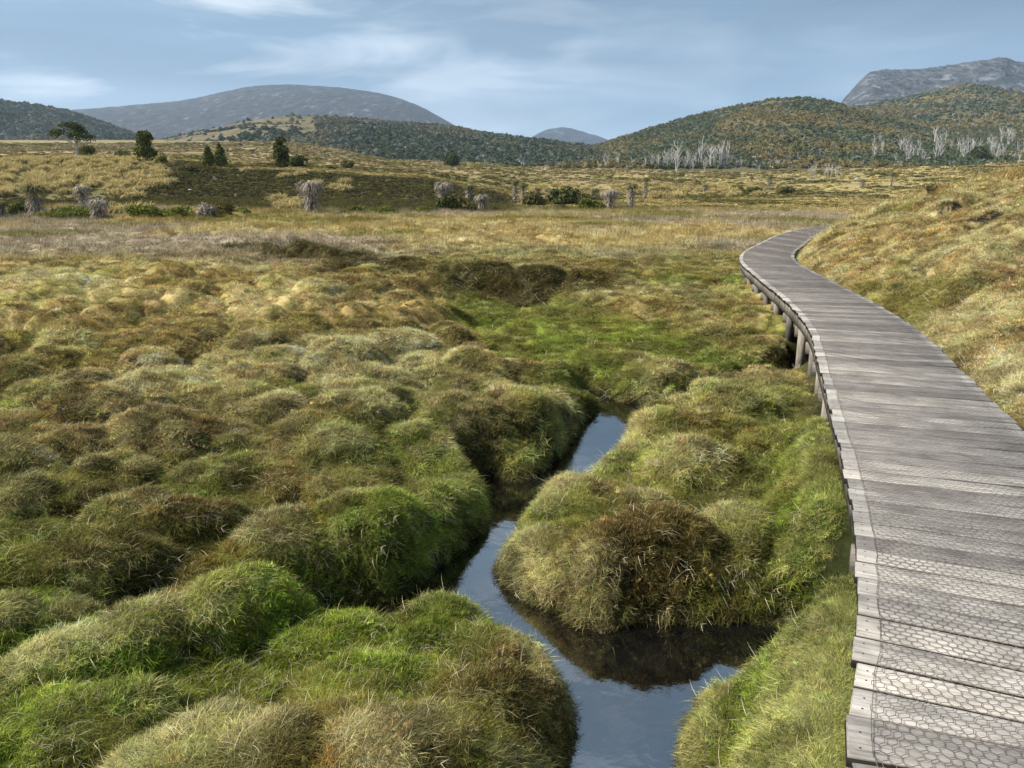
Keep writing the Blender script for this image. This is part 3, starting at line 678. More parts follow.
def leafblob(g, n, fn, sz, asp=1.0):
    """n leaf-sized quads scattered by fn(g)->(pos,normal)"""
    V = []; Q = []; bv = []
    for i in range(n):
        p, nn, b_ = fn(g)
        nn = nn+g.normal(0, .55, 3); nn /= np.linalg.norm(nn)+1e-9
        a = np.cross(nn, g.normal(0, 1, 3)); a /= np.linalg.norm(a)+1e-9; b = np.cross(nn, a)
        s = sz*(.6+.8*g.random()); a = a*s; b = b*s*asp; k = len(V)
        V += [p-a-b*.4, p+a*.2-b, p+a+b*.4, p-a*.2+b]; Q.append((k, k+1, k+2, k+3)); bv += [b_]*4
    return np.array(V), np.array(Q), np.array(bv)
def gn_scatter(name, pts, rot, scl, col, idx, sources):
    """one object: points that carry instanced tufts"""
    n = len(pts); me = bpy.data.meshes.new(name); me.vertices.add(n); me.vertices.foreach_set('co', np.asarray(pts, np.float32).ravel())
    for k, typ, f, dat in (('rot', 'FLOAT_VECTOR', 'vector', rot), ('scl', 'FLOAT_VECTOR', 'vector', scl), ('col', 'FLOAT_COLOR', 'color', np.c_[col, np.ones(n)])):
        a = me.attributes.new(k, typ, 'POINT'); a.data.foreach_set(f, np.asarray(dat, np.float32).ravel())
    a = me.attributes.new('idx', 'INT', 'POINT'); a.data.foreach_set('value', np.asarray(idx, np.int32))
    o = bpy.data.objects.new(name, me); C.objects.link(o)
    ng = bpy.data.node_groups.new(name+'_scatter', 'GeometryNodeTree')
    ng.interface.new_socket('Geometry', in_out='INPUT', socket_type='NodeSocketGeometry'); ng.interface.new_socket('Geometry', in_out='OUTPUT', socket_type='NodeSocketGeometry')
    gi = ng.nodes.new('NodeGroupInput'); go = ng.nodes.new('NodeGroupOutput')
    coll = bpy.data.collections.new(name+'_kinds')
    for k, s in enumerate(sources):
        s.name = '%s_kind_%02d' % (name, k); coll.objects.link(s)
    ci = ng.nodes.new('GeometryNodeCollectionInfo'); ci.inputs[0].default_value = coll; ci.inputs['Separate Children'].default_value = True; ci.inputs['Reset Children'].default_value = True
    ip = ng.nodes.new('GeometryNodeInstanceOnPoints'); ip.inputs['Pick Instance'].default_value = True
    mp_ = ng.nodes.new('GeometryNodeMeshToPoints')
    def na(nm, t):
        q = ng.nodes.new('GeometryNodeInputNamedAttribute'); q.data_type = t; q.inputs[0].default_value = nm; return q.outputs[0]
    ng.links.new(gi.outputs[0], mp_.inputs[0]); ng.links.new(mp_.outputs[0], ip.inputs['Points']); ng.links.new(ci.outputs[0], ip.inputs['Instance'])
    ng.links.new(na('idx', 'INT'), ip.inputs['Instance Index']); ng.links.new(na('scl', 'FLOAT_VECTOR'), ip.inputs['Scale'])
    er = ng.nodes.new('FunctionNodeEulerToRotation'); ng.links.new(na('rot', 'FLOAT_VECTOR'), er.inputs[0]); ng.links.new(er.outputs[0], ip.inputs['Rotation'])
    ng.links.new(ip.outputs[0], go.inputs[0])
    md = o.modifiers.new('scatter', 'NODES'); md.node_group = ng
    return o
def slope_rot(x, y, e=.06, tilt=.75, rnd=.85, g=RNG):
    """euler that stands a tuft on the ground, combed downslope"""
    z0 = height(x, y); zx = (height(x+e, y)-z0)/e; zy = (height(x, y+e)-z0)/e
    sl = np.hypot(zx, zy)
    yaw = np.arctan2(-zy, -zx)
    yaw = np.where(sl < .06, fbm(x/1.5, y/1.5, 201, 2)*12, yaw)+g.normal(0, rnd, len(x))
    tl = np.arctan(sl)*tilt
    tl = np.minimum(tl, 1.1)
    # rotate about local Y by tilt then yaw about Z : euler XYZ (0, tilt, yaw)
    return z0, np.stack([np.zeros_like(x), tl, yaw], 1), sl
def sector(n, r0, r1, a0, a1, g=RNG, pw=1.0):
    """random points, density falling with distance by pw"""
    u = g.random(n)
    if pw == 2: r = r0*(r1/r0)**u                    # density ~ 1/r^2 : even per screen row
    elif pw == 1: r = r0+(r1-r0)*u
    else: r = np.sqrt(r0*r0+(r1*r1-r0*r0)*u)
    a = np.radians(a0+(a1-a0)*g.random(n))
    return r*np.sin(a), r*np.cos(a)

# near and mid grass
TF = []
for i in range(5): TF.append(tuft_obj('t', M_leaf, 120, .090, .062, .0023, .70, 1.1, seed=i, comb=.55, curl=1.2))            # 0-4 short combed
for i in range(3): TF.append(tuft_obj('t', M_leaf, 90, .085, .108, .0024, .80, .8, seg=4, seed=20+i, comb=.7, curl=1.4))    # 5-7 long drooping
for i in range(3): TF.append(tuft_obj('t', M_leaf, 150, .090, .034, .0040, .45, 2., seed=30+i, comb=.2, curl=.6, seg=2))    # 8-10 mossy mat
for i in range(2): TF.append(tuft_obj('t', M_leaf, 18, .09, .14, .0026, .95, 1.4, seg=4, seed=40+i, comb=.5, curl=.9))      # 11-12 loose dry stalks
def near_grass():
    X = []; Y = []
    for (n, r0, r1, pw) in ((74000, 1.7, 6.0, 1), (52000, 5.5, 12, 1), (38000, 11, 26, 1)):
        x, y = sector(n, r0, r1, -44, 44, pw=pw); X.append(x); Y.append(y)
    x, y = sector(26000, 9, 27, 10, 44, pw=1); X.append(x); Y.append(y)
    x, y = sector(12000, 13.5, 23, -15, 8, pw=1); X.append(x); Y.append(y)
    x = np.concatenate(X); y = np.concatenate(Y)
    z, rot, sl = slope_rot(x, y)
    dd, sd = deck_signed(x, y); s = dd*sd
    keep = (z > WATER+.0) & (dd > DW/2+.0) & ~((dd < DW/2+.09) & (z > -.12))
    for hx, hy, rx, ry, dep in PEAT: keep &= ((x-hx)/rx)**2+((y-hy)/ry)**2+(fbm(x/.20, y/.13, 57, 4)-.5)*3.4 > .5
    x, y, z, rot, sl, dd, s = [q[keep] for q in (x, y, z, rot, sl, dd, s)]
    n = len(x); d = np.hypot(x, y)
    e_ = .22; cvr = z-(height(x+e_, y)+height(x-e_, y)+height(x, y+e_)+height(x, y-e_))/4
    hm_n = .10
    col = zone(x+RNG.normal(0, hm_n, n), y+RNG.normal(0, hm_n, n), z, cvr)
    g = RNG
    # lowest tufts, down near the water level, are browner and darker
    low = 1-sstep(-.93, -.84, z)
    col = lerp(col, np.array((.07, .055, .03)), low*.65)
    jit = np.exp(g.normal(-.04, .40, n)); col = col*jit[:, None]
    col = col*(1+g.normal(0, .09, (n, 3)))
    col = col*np.clip(.15+1.75*fbm(x/.17, y/.17, 401, 2), .25, 1.6)[:, None]
    col = np.clip(col, .004, .75)
    lum = col.mean(1); redd = col[:, 0] > col[:, 1]*1.25
    u = g.random(n); idx = g.integers(0, 5, n)
    longm = (u < .30+.35*(sl > .5)); idx = np.where(longm, g.integers(5, 8, n), idx)
    viv = (col[:, 1] > col[:, 0]*1.2) & (d < 9)
    moss = (redd & (u < .6)) | (viv & (u < .7)) | ((lum < .12) & (u > .55)); idx = np.where(moss, g.integers(8, 11, n), idx)
    dry = g.random(n) < .06; idx = np.where(dry, g.integers(11, 13, n), idx); col = np.where(dry[:, None], np.array((.55, .47, .30))*(.6+.6*g.random(n))[:, None], col)
    k = .64+.055*np.clip(d-3, 0, 30)
    sc = k*(.75+.5*g.random(n)); sc = np.where(dd < DW/2+.2, sc*.7, sc)
    scl = np.stack([sc, sc, sc*(.85+.3*g.random(n))*np.where(d > 9, .85, 1)], 1)
    pts = np.stack([x, y, z-.005], 1)
    o = gn_scatter('grass', pts, rot, scl, col, idx, TF)
    setp(o, 'tufted green, straw and rusty brown grass covering the hummocks', 'grass', None, 'stuff')
near_grass()

# sedge over the far bog and the bank
TF2 = []
for i in range(4): TF2.append(tuft_obj('t', M_leaf, 60, .28, .22, .012, .55, .8, seed=60+i, comb=.6, curl=.9))
for i in range(3): TF2.append(tuft_obj('t', M_leaf, 60, .22, .34, .007, .25, 2., seed=70+i, comb=.2, curl=.35, seg=2))
def far_sedge():
    x, y = sector(42000, 22, 70, -44, 44, pw=1)
    z, rot, sl = slope_rot(x, y, e=.2, tilt=.5, rnd=.9)
    dd, sd = deck_signed(x, y)
    keep = dd > DW/2+.15
    for hx, hy, rx, ry, dep in PEAT: keep &= ((x-hx)/rx)**2+((y-hy)/ry)**2 > .9
    x, y, z, rot, dd = [q[keep] for q in (x, y, z, rot, dd)]; n = len(x); g = RNG
    col = zone(x, y, z); col = np.clip(col*np.exp(g.normal(0, .25, n))[:, None], .004, .7)
    u = g.random(n); idx = g.integers(0, 4, n)
    tw = (u < .25+.45*sstep(.45, .6, fbm(x/9, y/6, 131, 4))); idx = np.where(tw, g.integers(4, 7, n), idx)
    d = np.hypot(x, y); sc = (.55+.009*d)*(.45+1.0*g.random(n)**1.5)
    o = gn_scatter('sedge', np.stack([x, y, z], 1), rot, np.stack([sc, sc, sc*.8], 1), col, idx, TF2)
    setp(o, 'dry straw and grey sedge on the flat far bog', 'sedge', None, 'stuff')
far_sedge()

# ------------------------------------------------------------------ boardwalk
def wood_obj(mb, name, wuv, rnd, parent, m=M_wood):
    return mb.obj(name, [m], parent, False, {'wuv': ('FLOAT_VECTOR', 'POINT', wuv), 'rnd': ('FLOAT', 'POINT', rnd)})
def build_boardwalk():
    root = bpy.data.objects.new('boardwalk', None); C.objects.link(root); root.location = (0, 0, 0)
    setp(root, 'weathered grey plank boardwalk on posts curving away across the bog', 'boardwalk')
    g = np.random.default_rng(3)
    mb = MB(); wuv = []; rnd = []
    s = .05; k = 0; TH = .045
    while s < DLEN-.3:
        wdt = g.choice([.14, .145, .15, .12]) ; gap = .014+.014*g.random()**2
        m0, n0 = deck_at(s); m1, n1_ = deck_at(s+wdt)
        hl = DW/2+g.uniform(-.012, .012); hr = DW/2+g.uniform(-.012, .012); z1 = g.normal(0, .0022); z2 = g.normal(0, .0022); r_ = g.random()
        a = m0-n0*hl; b = m0+n0*hr; c = m1+n1_*hr; d = m1-n1_*hl
        ch = .006; t = (m1-m0)/np.linalg.norm(m1-m0)
        def ring(z, ins): return [(a[0]+t[0]*ins+n0[0]*ins, a[1]+t[1]*ins+n0[1]*ins, z+z1), (b[0]+t[0]*ins-n0[0]*ins, b[1]+t[1]*ins-n0[1]*ins, z+z2), (c[0]-t[0]*ins-n1_[0]*ins, c[1]-t[1]*ins-n1_[1]*ins, z+z2), (d[0]-t[0]*ins+n1_[0]*ins, d[1]-t[1]*ins+n1_[1]*ins, z+z1)]
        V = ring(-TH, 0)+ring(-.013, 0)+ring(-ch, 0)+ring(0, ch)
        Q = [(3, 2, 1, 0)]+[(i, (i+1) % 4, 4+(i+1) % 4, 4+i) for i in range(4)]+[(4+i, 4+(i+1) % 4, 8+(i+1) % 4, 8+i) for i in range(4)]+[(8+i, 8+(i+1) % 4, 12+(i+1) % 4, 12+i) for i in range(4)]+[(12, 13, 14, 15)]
        mb.add(V, Q); off = k*3.7
        for ww in range(4):
            wuv += [(-hl+off, 0, ww*.02), (hr+off, 0, ww*.02), (hr+off, wdt, ww*.02), (-hl+off, wdt, ww*.02)]
        rnd += [0.]*8+[.12+.88*r_]*8  # sides stained dark in the colour, so plank gaps look shadowed
        if s < 9:                                   # nail heads at both ends
            for ho in (-hl+.035, hr-.035):
                for f_ in (.25, .75):
                    c_ = m0*(1-f_)+m1*f_+n0*ho; e_ = .0038; zt = z1+(z2-z1)*(ho+hl)/(hl+hr)+.0012
                    mb.add([(c_[0]+e_*math.cos(q_*1.0472), c_[1]+e_*math.sin(q_*1.0472), zt) for q_ in range(6)], [(0, 1, 2, 3), (0, 3, 4, 5)]); wuv += [(0, 0, 0)]*6; rnd += [0.]*6
        s += wdt+gap; k += 1
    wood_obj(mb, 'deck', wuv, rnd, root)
    # bearers below the edges
    for side, off in (('l', -DW/2+.05), ('r', DW/2-.05)):
        mb = MB(); wuv = []; rnd = []
        ss = np.arange(.05, DLEN-.3, .25); pts = []
        for s_ in ss:
            m_, n_ = deck_at(s_); pts.append((m_+n_*off, n_))
        for i in range(len(pts)-1):
            (p0, n0), (p1, n1_) = pts[i], pts[i+1]; w_ = .025; e = 0.0
            c = []
            for z in (-.049-.15, -.049):
                c += [(*(p0-n0*w_), z), (*(p0+n0*w_), z), (*(p1+n1_*w_), z), (*(p1-n1_*w_), z)]
            mb.box8(c); wuv += [(ss[i], 0, 0), (ss[i], .05, 0), (ss[i+1], .05, 0), (ss[i+1], 0, 0), (ss[i], 0, .15), (ss[i], .05, .15), (ss[i+1], .05, .15), (ss[i+1], 0, .15)]; rnd += [.35+.2*math.sin(i)]*8
        wood_obj(mb, 'bearer', wuv, rnd, root, M_post)
    # posts, cross beams, braces
    s_ = .6; k = 0
    while s_ < DLEN-1:
        m_, n_ = deck_at(s_); ang = math.atan2(n_[1], n_[0])
        mb = MB(); mb.box((m_[0], m_[1], -.275), (DW-.02, .07, .14), ang); wv = np.concatenate(mb.v)
        wood_obj(mb, 'cross_beam', wv, np.full(8, .4), root, M_post)
        for sd in (-1, 1):
            p = m_+n_*sd*(DW/2-.10)+np.array([n_[1], -n_[0]])*.085
            zg = float(height(np.array([p[0]]), np.array([p[1]]))[0])-.35
            mb = MB(); top = -.052-.0; r0 = .05+.008*g.random()
            # squared post with a weathered edge
            mb.box((p[0], p[1], (zg+top)/2), (r0*1.8, r0*1.8, top-zg), ang+g.normal(0, .03))
            wv = np.concatenate(mb.v)[:, [2, 0, 1]]; wood_obj(mb, 'post', wv, np.full(8, g.random()), root, M_post)
        if 8 < m_[1] < 14 and k % 2 == 0:
            mb = MB(); a = m_-n_*(DW/2-.15); b = m_+n_*(DW/2-.15)
            mb.tube([(a[0], a[1], -.85), (b[0], b[1], -.35)], [.03, .03], 4); nV = mb.n
            wood_obj(mb, 'brace', np.concatenate(mb.v), np.full(nV, .5), root, M_post)
        s_ += 1.15; k += 1
    # wire netting
    mb = MB(); W = .037; Hh = .030; half = DW/2-.075
    nodes = {}
    def wpnt(s, o):
        m_ = np.array([np.interp(s, _seg, Mid[:, 0]), np.interp(s, _seg, Mid[:, 1])]); n_ = np.array([np.interp(s, _seg, nor[:, 0]), np.interp(s, _seg, nor[:, 1])])
        w1 = .006*math.sin(s*5.1+o*3)+.005*math.sin(s*13+o*7)
        return m_+n_*(o+w1)
    segs = []
    ncol = int(2*half/W); nrow = int((DLEN-.5)/Hh)
    for r in range(nrow):
        s0 = .1+r*Hh; sh = (r % 2)*W/2
        for c in range(ncol+1):
            o0 = -half+sh+c*W
            if o0 > half: continue
            # hexagon : zigzag rows joined by short twisted links
            A = (s0, o0); B = (s0+Hh*.30, o0+W/2); Cc = (s0+Hh*.30, o0-W/2)
            if o0+W/2 <= half+.001: segs.append((A, B))
            if o0-W/2 >= -half-.001: segs.append((A, Cc))
            segs.append(((s0-Hh*.70, o0), A))
    for r in range(int((DLEN-.6)/.12)):
        for e in (-half, half): segs.append(((.1+r*.12, e), (.1+(r+1)*.12, e)))
    A = np.array([s[0] for s in segs]); B = np.array([s[1] for s in segs])
    def wp2(q):
        s, o = q[:, 0], q[:, 1]
        mx = np.interp(s, _seg, Mid[:, 0]); my = np.interp(s, _seg, Mid[:, 1]); nx_ = np.interp(s, _seg, nor[:, 0]); ny_ = np.interp(s, _seg, nor[:, 1])
        w1 = .012*(vnoise(s*3.1, o*3, 5)-.5)+.016*(vnoise(s*9, o*9, 6)-.5)+.010*(vnoise(s*31, o*31, 8)-.5)
        s2 = .03*(vnoise(s*2.1, o*5, 7)-.5)+.010*(vnoise(s*27, o*27, 9)-.5)
        zz_ = .006+.0035*(1+np.sin(s*37+o*23))*np.clip(np.sin(s*3.1+o*5), 0, 1)
        return np.stack([mx+nx_*(o+w1)-ny_*s2, my+ny_*(o+w1)+nx_*s2, zz_], 1)
    a = wp2(A); b = wp2(B); t = b-a; t /= np.linalg.norm(t, axis=1)[:, None]
    dist = np.linalg.norm(a[:, :2], axis=1)
    pr = np.stack([-t[:, 1], t[:, 0], np.zeros(len(t))], 1); rr = (.0011+.00002*np.clip(dist-3, 0, 12))[:, None]
    up = np.array([0, 0, 1.])*rr
    V = np.stack([a+pr*rr, a-pr*rr, a+up*1.5, b+pr*rr, b-pr*rr, b+up*1.5], 1).reshape(-1, 3)
    k0 = np.arange(len(segs))[:, None]*6
    Q = np.concatenate([k0+np.array([[0, 3, 5, 2]]), k0+np.array([[2, 5, 4, 1]]), k0+np.array([[1, 4, 3, 0]])])
    mesh_np('wire_netting', V, [Q], [M_wire], False, parent=root)
build_boardwalk()

# ------------------------------------------------------------------ plants as things
def ground_z(x, y): return float(height(np.array([x]), np.array([y]))[0])
def at(px, py):
    """walk out along a pixel's ray until it meets the ground, return the world point"""
    u = (px-CX)/FPX; v = (CY-py)/FPX; dyy = cp+v*sp; dzz = -sp+v*cp
    t = np.concatenate([np.arange(2, 60, .1), np.arange(60, 700, 1.)])
    x = u*t; y = dyy*t; z = CAMZ+dzz*t; h = height(x, y); i = np.argmax(h >= z)
    if not (h >= z).any(): i = len(t)-1
    return float(x[i]), float(y[i]), float(h[i])
def empty(name, loc): o = bpy.data.objects.new(name, None); C.objects.link(o); o.location = loc; return o
def copy_tree(o, parent=None):
    c = o.copy(); C.objects.link(c)
    if parent is not None: c.parent = parent
    for ch in list(o.children): copy_tree(ch, c)
    return c
M_gold = leaf_mat('tussock_leaves', (.47, .37, .15), .15, var=.6, tipc=(.66, .56, .30), tipamt=.5)
M_crown_d = leaf_mat('conifer_foliage', (.080, .092, .030), .15, var=.6, tipc=(.1, .1, .04), tipamt=0)
M_crown_l = leaf_mat('bright_foliage', (.155, .17, .04), .2, var=.6, tipc=(.2, .2, .07), tipamt=0)
M_bush_o = leaf_mat('olive_foliage', (.13, .115, .045), .15, var=.6, tipc=(.16, .13, .06), tipamt=0)
M_pand = leaf_mat('pandani_leaves', (.17, .16, .075), .15, var=.6, tipc=(.3, .27, .15), tipamt=.3)
M_skirt = leaf_mat('dead_leaf_skirt', (.34, .29, .23), .1, var=.5, tipc=(.5, .46, .38), tipamt=.3)

def dome_crown(seed, rx, ry, rz, n, sz, m, lumps=7, cz=None, name='crown', parent=None, shape='dome', link=True):
    g = np.random.default_rng(seed)
    L_ = []
    for i in range(lumps):
        a = g.random()*6.283; r = g.random()**.5*.6; h = g.random()
        if shape == 'cone': r *= (1-h)*.9; R = (.40*(1-h)+.16)
        elif shape == 'column': r *= .5*(1-.5*h); R = .38*(1-h*.45)
        else: R = .30+.25*g.random(); h = h*.65*(1-r*.6)
        L_.append((np.array([r*math.cos(a), r*math.sin(a), h]), R, g.random()))
    def fn(g):
        c, R, b_ = L_[g.integers(len(L_))]
        d = g.normal(0, 1, 3); d /= np.linalg.norm(d)
        if d[2] < -.3: d[2] *= -.6
        p = c+d*R*(.6+.4*g.random()**.5)*np.array([1, 1, .8])
        return p*np.array([rx, ry, rz]), d, np.clip(b_*.5+.5*g.random(), 0, 1)
    V, Q, bv = leafblob(g, n, fn, sz)
    V[:, 2] = np.maximum(V[:, 2], -.1)
    if cz: V[:, 2] += cz
    return mesh_np(name, V, [Q], [m], False, {'bv': ('FLOAT', 'POINT', bv), 'bh': ('FLOAT', 'POINT', np.zeros(len(V)))}, parent, link)

# gold tussocks
def tussock_proto(seed, m=M_gold):
    V, Q, T, bv, bh = blades(1000, .34, .50, .026, .30, 9., seg=4, comb=0., curl=2.4, seed=seed, up=.9)
    return mesh_np('buttongrass_tussock', V, [Q, T], [m], False, {'bv': ('FLOAT', 'POINT', bv), 'bh': ('FLOAT', 'POINT', bh)})
protos = [tussock_proto(300+i) for i in range(5)]
def tussocks():
    g = np.random.default_rng(8); spots = []
    tries = 0
    while len(spots) < 225 and tries < 9000:
        tries += 1
        if len(spots) < 135:
            px, py = g.uniform(-10, 165), g.uniform(160, 199)
            if py > 197-(px*.02) or (px > 120 and py > 192): continue
        else:
            px, py = g.uniform(525, 760), g.uniform(183, 199)
        x, y, z = at(px, py)
        if y > 260: continue
        ok = all((x-a)**2+(y-b)**2 > (2.0 if y < 120 else 3.)**2 for a, b, c, s, k in spots)
        if ok: spots.append((x, y, z, (1.25+.9*g.random())*(1.1 if y < 110 else 1.5), px))
    return spots
TS = tussocks()
extra = [(345, 192), (335, 190), (283, 207), (290, 210), (118, 214), (141, 213), (168, 184), (155, 186), (158, 176), (345, 184), (285, 178), (247, 172), (278, 201), (293, 205), (300, 176), (316, 186), (135, 199), (128, 196)]
for px, py in extra:
    x, y, z = at(px, py); TS.append((x, y, z, 1.9, px))
n_ = 0
for i, (x, y, z, s, px) in enumerate(TS):
    p = protos[i % 5]
    o = p if i < 5 else p.copy()
    if i >= 5: C.objects.link(o)
    o.location = (x, y, z-.05); o.rotation_euler = (0, 0, i*2.4); o.scale = (s, s*(.85+.03*(i % 9)), s*1.12)
    if px < 200 and i < 135: setp(o, 'golden buttongrass tussock in the dense patch on the left rise', 'tussock', 'golden tussocks on the left rise')
    elif px > 500: setp(o, 'golden buttongrass tussock on the flat plain below the central forest', 'tussock', 'golden tussocks on the central plain')
    else: setp(o, 'golden buttongrass tussock among the dark heath and shrubs', 'tussock', 'golden tussocks among the heath')

# shrubs
def shrub(px, py, wpx, hpx, m, label, seed, group='shrubs along the far edge of the bog'):
    x, y, z = at(px, py); k = y/FPX; rx = wpx*k/2; h = hpx*k
    o = dome_crown(seed, rx*1.15, rx*.9, h*1.5, 2400, max(.045, min(rx, h)*.085), m, lumps=18, name='shrub')
    o.location = (x, y, z-.05); o.rotation_euler.z = 0
    setp(o, label, 'shrub', group)
SH = [(178, 217, 36, 10, M_crown_l, 'bright green rounded shrub between the pair of shaggy plants and the gold tussocks'),
 (147, 217, 34, 11, M_crown_l, 'bright green low shrub right of the pale leaning shaggy plant'),
 (75, 217, 36, 10, M_crown_l, 'wide low green shrub between the two left shaggy plants'),
 (55, 219, 40, 7, M_crown_l, 'lowest flat green shrub at the foot of the left shaggy plant'),
 (20, 216, 24, 12, M_crown_d, 'dark green shrub beside the leftmost shaggy plant'),
 (225, 216, 22, 10, M_bush_o, 'dark brown shrub right of the long bright green shrubs'),
 (243, 215, 16, 6, M_crown_l, 'small low green shrub right of the dark brown shrub'),
 (207, 217, 20, 11, M_skirt, 'grey leafless shrub right of the bright green shrubs'),
 (355, 212, 20, 6, M_crown_l, 'small bright green shrub at the foot of the heath rise'),
 (382, 213, 28, 6, M_crown_l, 'long low green shrub at the foot of the heath rise'),
 (425, 213, 28, 6, M_crown_l, 'flat green shrub left of the dark bush pair'),
 (448, 212, 24, 15, M_crown_d, 'very dark round shrub at the right end of the heath rise'),
 (466, 212, 24, 12, M_bush_o, 'brown round shrub right of the very dark one'),
 (535, 206, 22, 12, M_bush_o, 'brown green shrub between the central shaggy plants'),
 (563, 205, 34, 14, M_crown_d, 'largest dome shaped dark green shrub in the centre'),
 (582, 205, 24, 9, M_bush_o, 'olive dome shrub right of the largest dark green shrub'),
 (588, 210, 30, 10, M_crown_l, 'low bright green shrub in front of the central shaggy plants'),
 (560, 210, 18, 5, M_bush_o, 'small brown shrub at the edge of the bog in the centre'),
 (660, 196, 40, 7, M_bush_o, 'wide olive shrub right of the tall central shaggy plant'),
 (755, 195, 24, 7, M_crown_d, 'dark green mound shrub on the right plain'),
 (785, 194, 18, 7, M_bush_o, 'brown mound shrub on the right plain'),
 (735, 192, 16, 6, M_crown_l, 'green mound shrub left of the dark one on the right plain'),
 (190, 172, 30, 6, M_bush_o, 'brown scrubby shrub below the two pointed pines'),
 (212, 173, 30, 6, M_bush_o, 'brown scrubby shrub on the heath crest right of the pines'),
 (115, 212, 14, 8, M_gold, 'gold dead leafed shrub behind the pale leaning shaggy plant'),
 (450, 166, 16, 10, M_crown_d, 'isolated dark bush at the far edge of the central plain'),
 (347, 168, 14, 6, M_bush_o, 'tiny brown bush on the horizon of the heath rise'),
 (895, 163, 14, 12, M_crown_d, 'dark tall bush standing before the right forest'),
 (978, 163, 20, 13, M_crown_d, 'dark round bush at the foot of the right forest')]
for i, s in enumerate(SH): shrub(*s, seed=500+i)

# pandani : thick trunk with a skirt of dead leaves and a leafy head
def pandani(px, py, hpx, wpx, label, seed, lean=0, headm=None):
    x, y, z = at(px, py); k = y/FPX; H = hpx*k; R = max(wpx*k/2, .25); g = np.random.default_rng(seed)
    root = empty('pandani', (x, y, z-.05)); setp(root, label, 'plant', 'shaggy pandani plants')
    root.rotation_euler = (0, lean, g.random()*.6)
    mb = MB(); mb.tube([(0, 0, 0), (.03, 0, H*.4), (0, .03, H*.8)], [.16, .13, .08], 8); mb.obj('trunk', [M_bark], root)
    def strap(n, z0, z1, R0, ln, down, m, name, wd=.035):
        V = []; Q = []; T = []; bv = []; bh = []
        for i in range(n):
            a = g.random()*6.283; zc = z0+(z1-z0)*g.random(); dx_, dy_ = math.cos(a), math.sin(a)
            r = R0*.3; th = down[0]+g.normal(0, .25); l = ln*(.6+.7*g.random()); k0 = len(V); b_ = g.random(); zz_ = zc
            w_ = wd*(.7+.6*g.random())
            for s in range(4):
                ww = w_*(1-(s/4)**1.4)
                V += [(dx_*r-dy_*ww, dy_*r+dx_*ww, zz_), (dx_*r+dy_*ww, dy_*r-dx_*ww, zz_)]; bv += [b_]*2; bh += [s/4]*2
                an = th+down[1]*s/3; r += math.sin(an)*l/4; zz_ += math.cos(an)*l/4
                if zz_ < .02: zz_ = .02
            V.append((dx_*r, dy_*r, zz_)); bv.append(b_); bh.append(1)
            for s in range(3): q = k0+2*s; Q.append((q, q+1, q+3, q+2))
            T.append((k0+6, k0+7, k0+8))
        mesh_np(name, V, [Q, T], [m], False, {'bv': ('FLOAT', 'POINT', bv), 'bh': ('FLOAT', 'POINT', bh)}, root)
    strap(260, H*.12, H*.74, R, min(R*.75, .6), (1.5, 1.4), M_skirt, 'leaf_skirt')
    strap(240, H*.74, H*.90, R, min(R*1.25, .95), (.75, 2.4), headm or (M_skirt if 'pale' in label else M_pand), 'leaf_head')
PD = [(38, 217, 31, 22, 'shaggy brown plant with wide drooping crown second from the left edge'),
 (2, 218, 16, 14, 'shaggy plant cut by the left edge of the picture'),
 (88, 214, 28, 15, 'tall pale round headed shaggy plant leaning left', -.12), (99, 219, 18, 20, 'pale grey shaggy stump in front of the leaning one', .1),
 (312, 213, 30, 24, 'pale thick shaggy plant standing alone before the heath'),
 (444, 203, 18, 18, 'pale spreading shaggy head above the very dark shrub'), (469, 200, 15, 10, 'small shaggy head between the dark and brown shrubs'), (482, 211, 15, 14, 'pale shaggy clump right of the brown shrub'),
 (515, 201, 21, 7, 'slim dark shaggy trunk left of the central group'), (523, 204, 21, 9, 'grey shaggy plant with bushy top next to the slim trunk'), (537, 200, 12, 8, 'short shaggy plant behind the brown green shrub'), (552, 200, 11, 8, 'short shaggy plant behind the largest dome shrub'),
 (594, 205, 16, 10, 'dark shaggy plant right of the dome shrubs'), (610, 209, 18, 17, 'broad pale shaggy plant in the centre group'), (631, 208, 25, 12, 'tall shaggy plant with dark crown in the centre group'), (645, 199, 22, 8, 'tall straight shaggy trunk at the right of the centre group'),
 (705, 193, 8, 7, 'small shaggy plant on the right plain'), (769, 190, 14, 9, 'shaggy plant behind the dark mound shrub'), (862, 188, 8, 10, 'small dark shaggy plant near the right bank'), (891, 187, 15, 6, 'upright dark shaggy plant beyond the right bank')]
for i, p in enumerate(PD):
    pandani(p[0], p[1], p[2], p[3], p[4], 700+i, lean=p[5] if len(p) > 5 else 0)

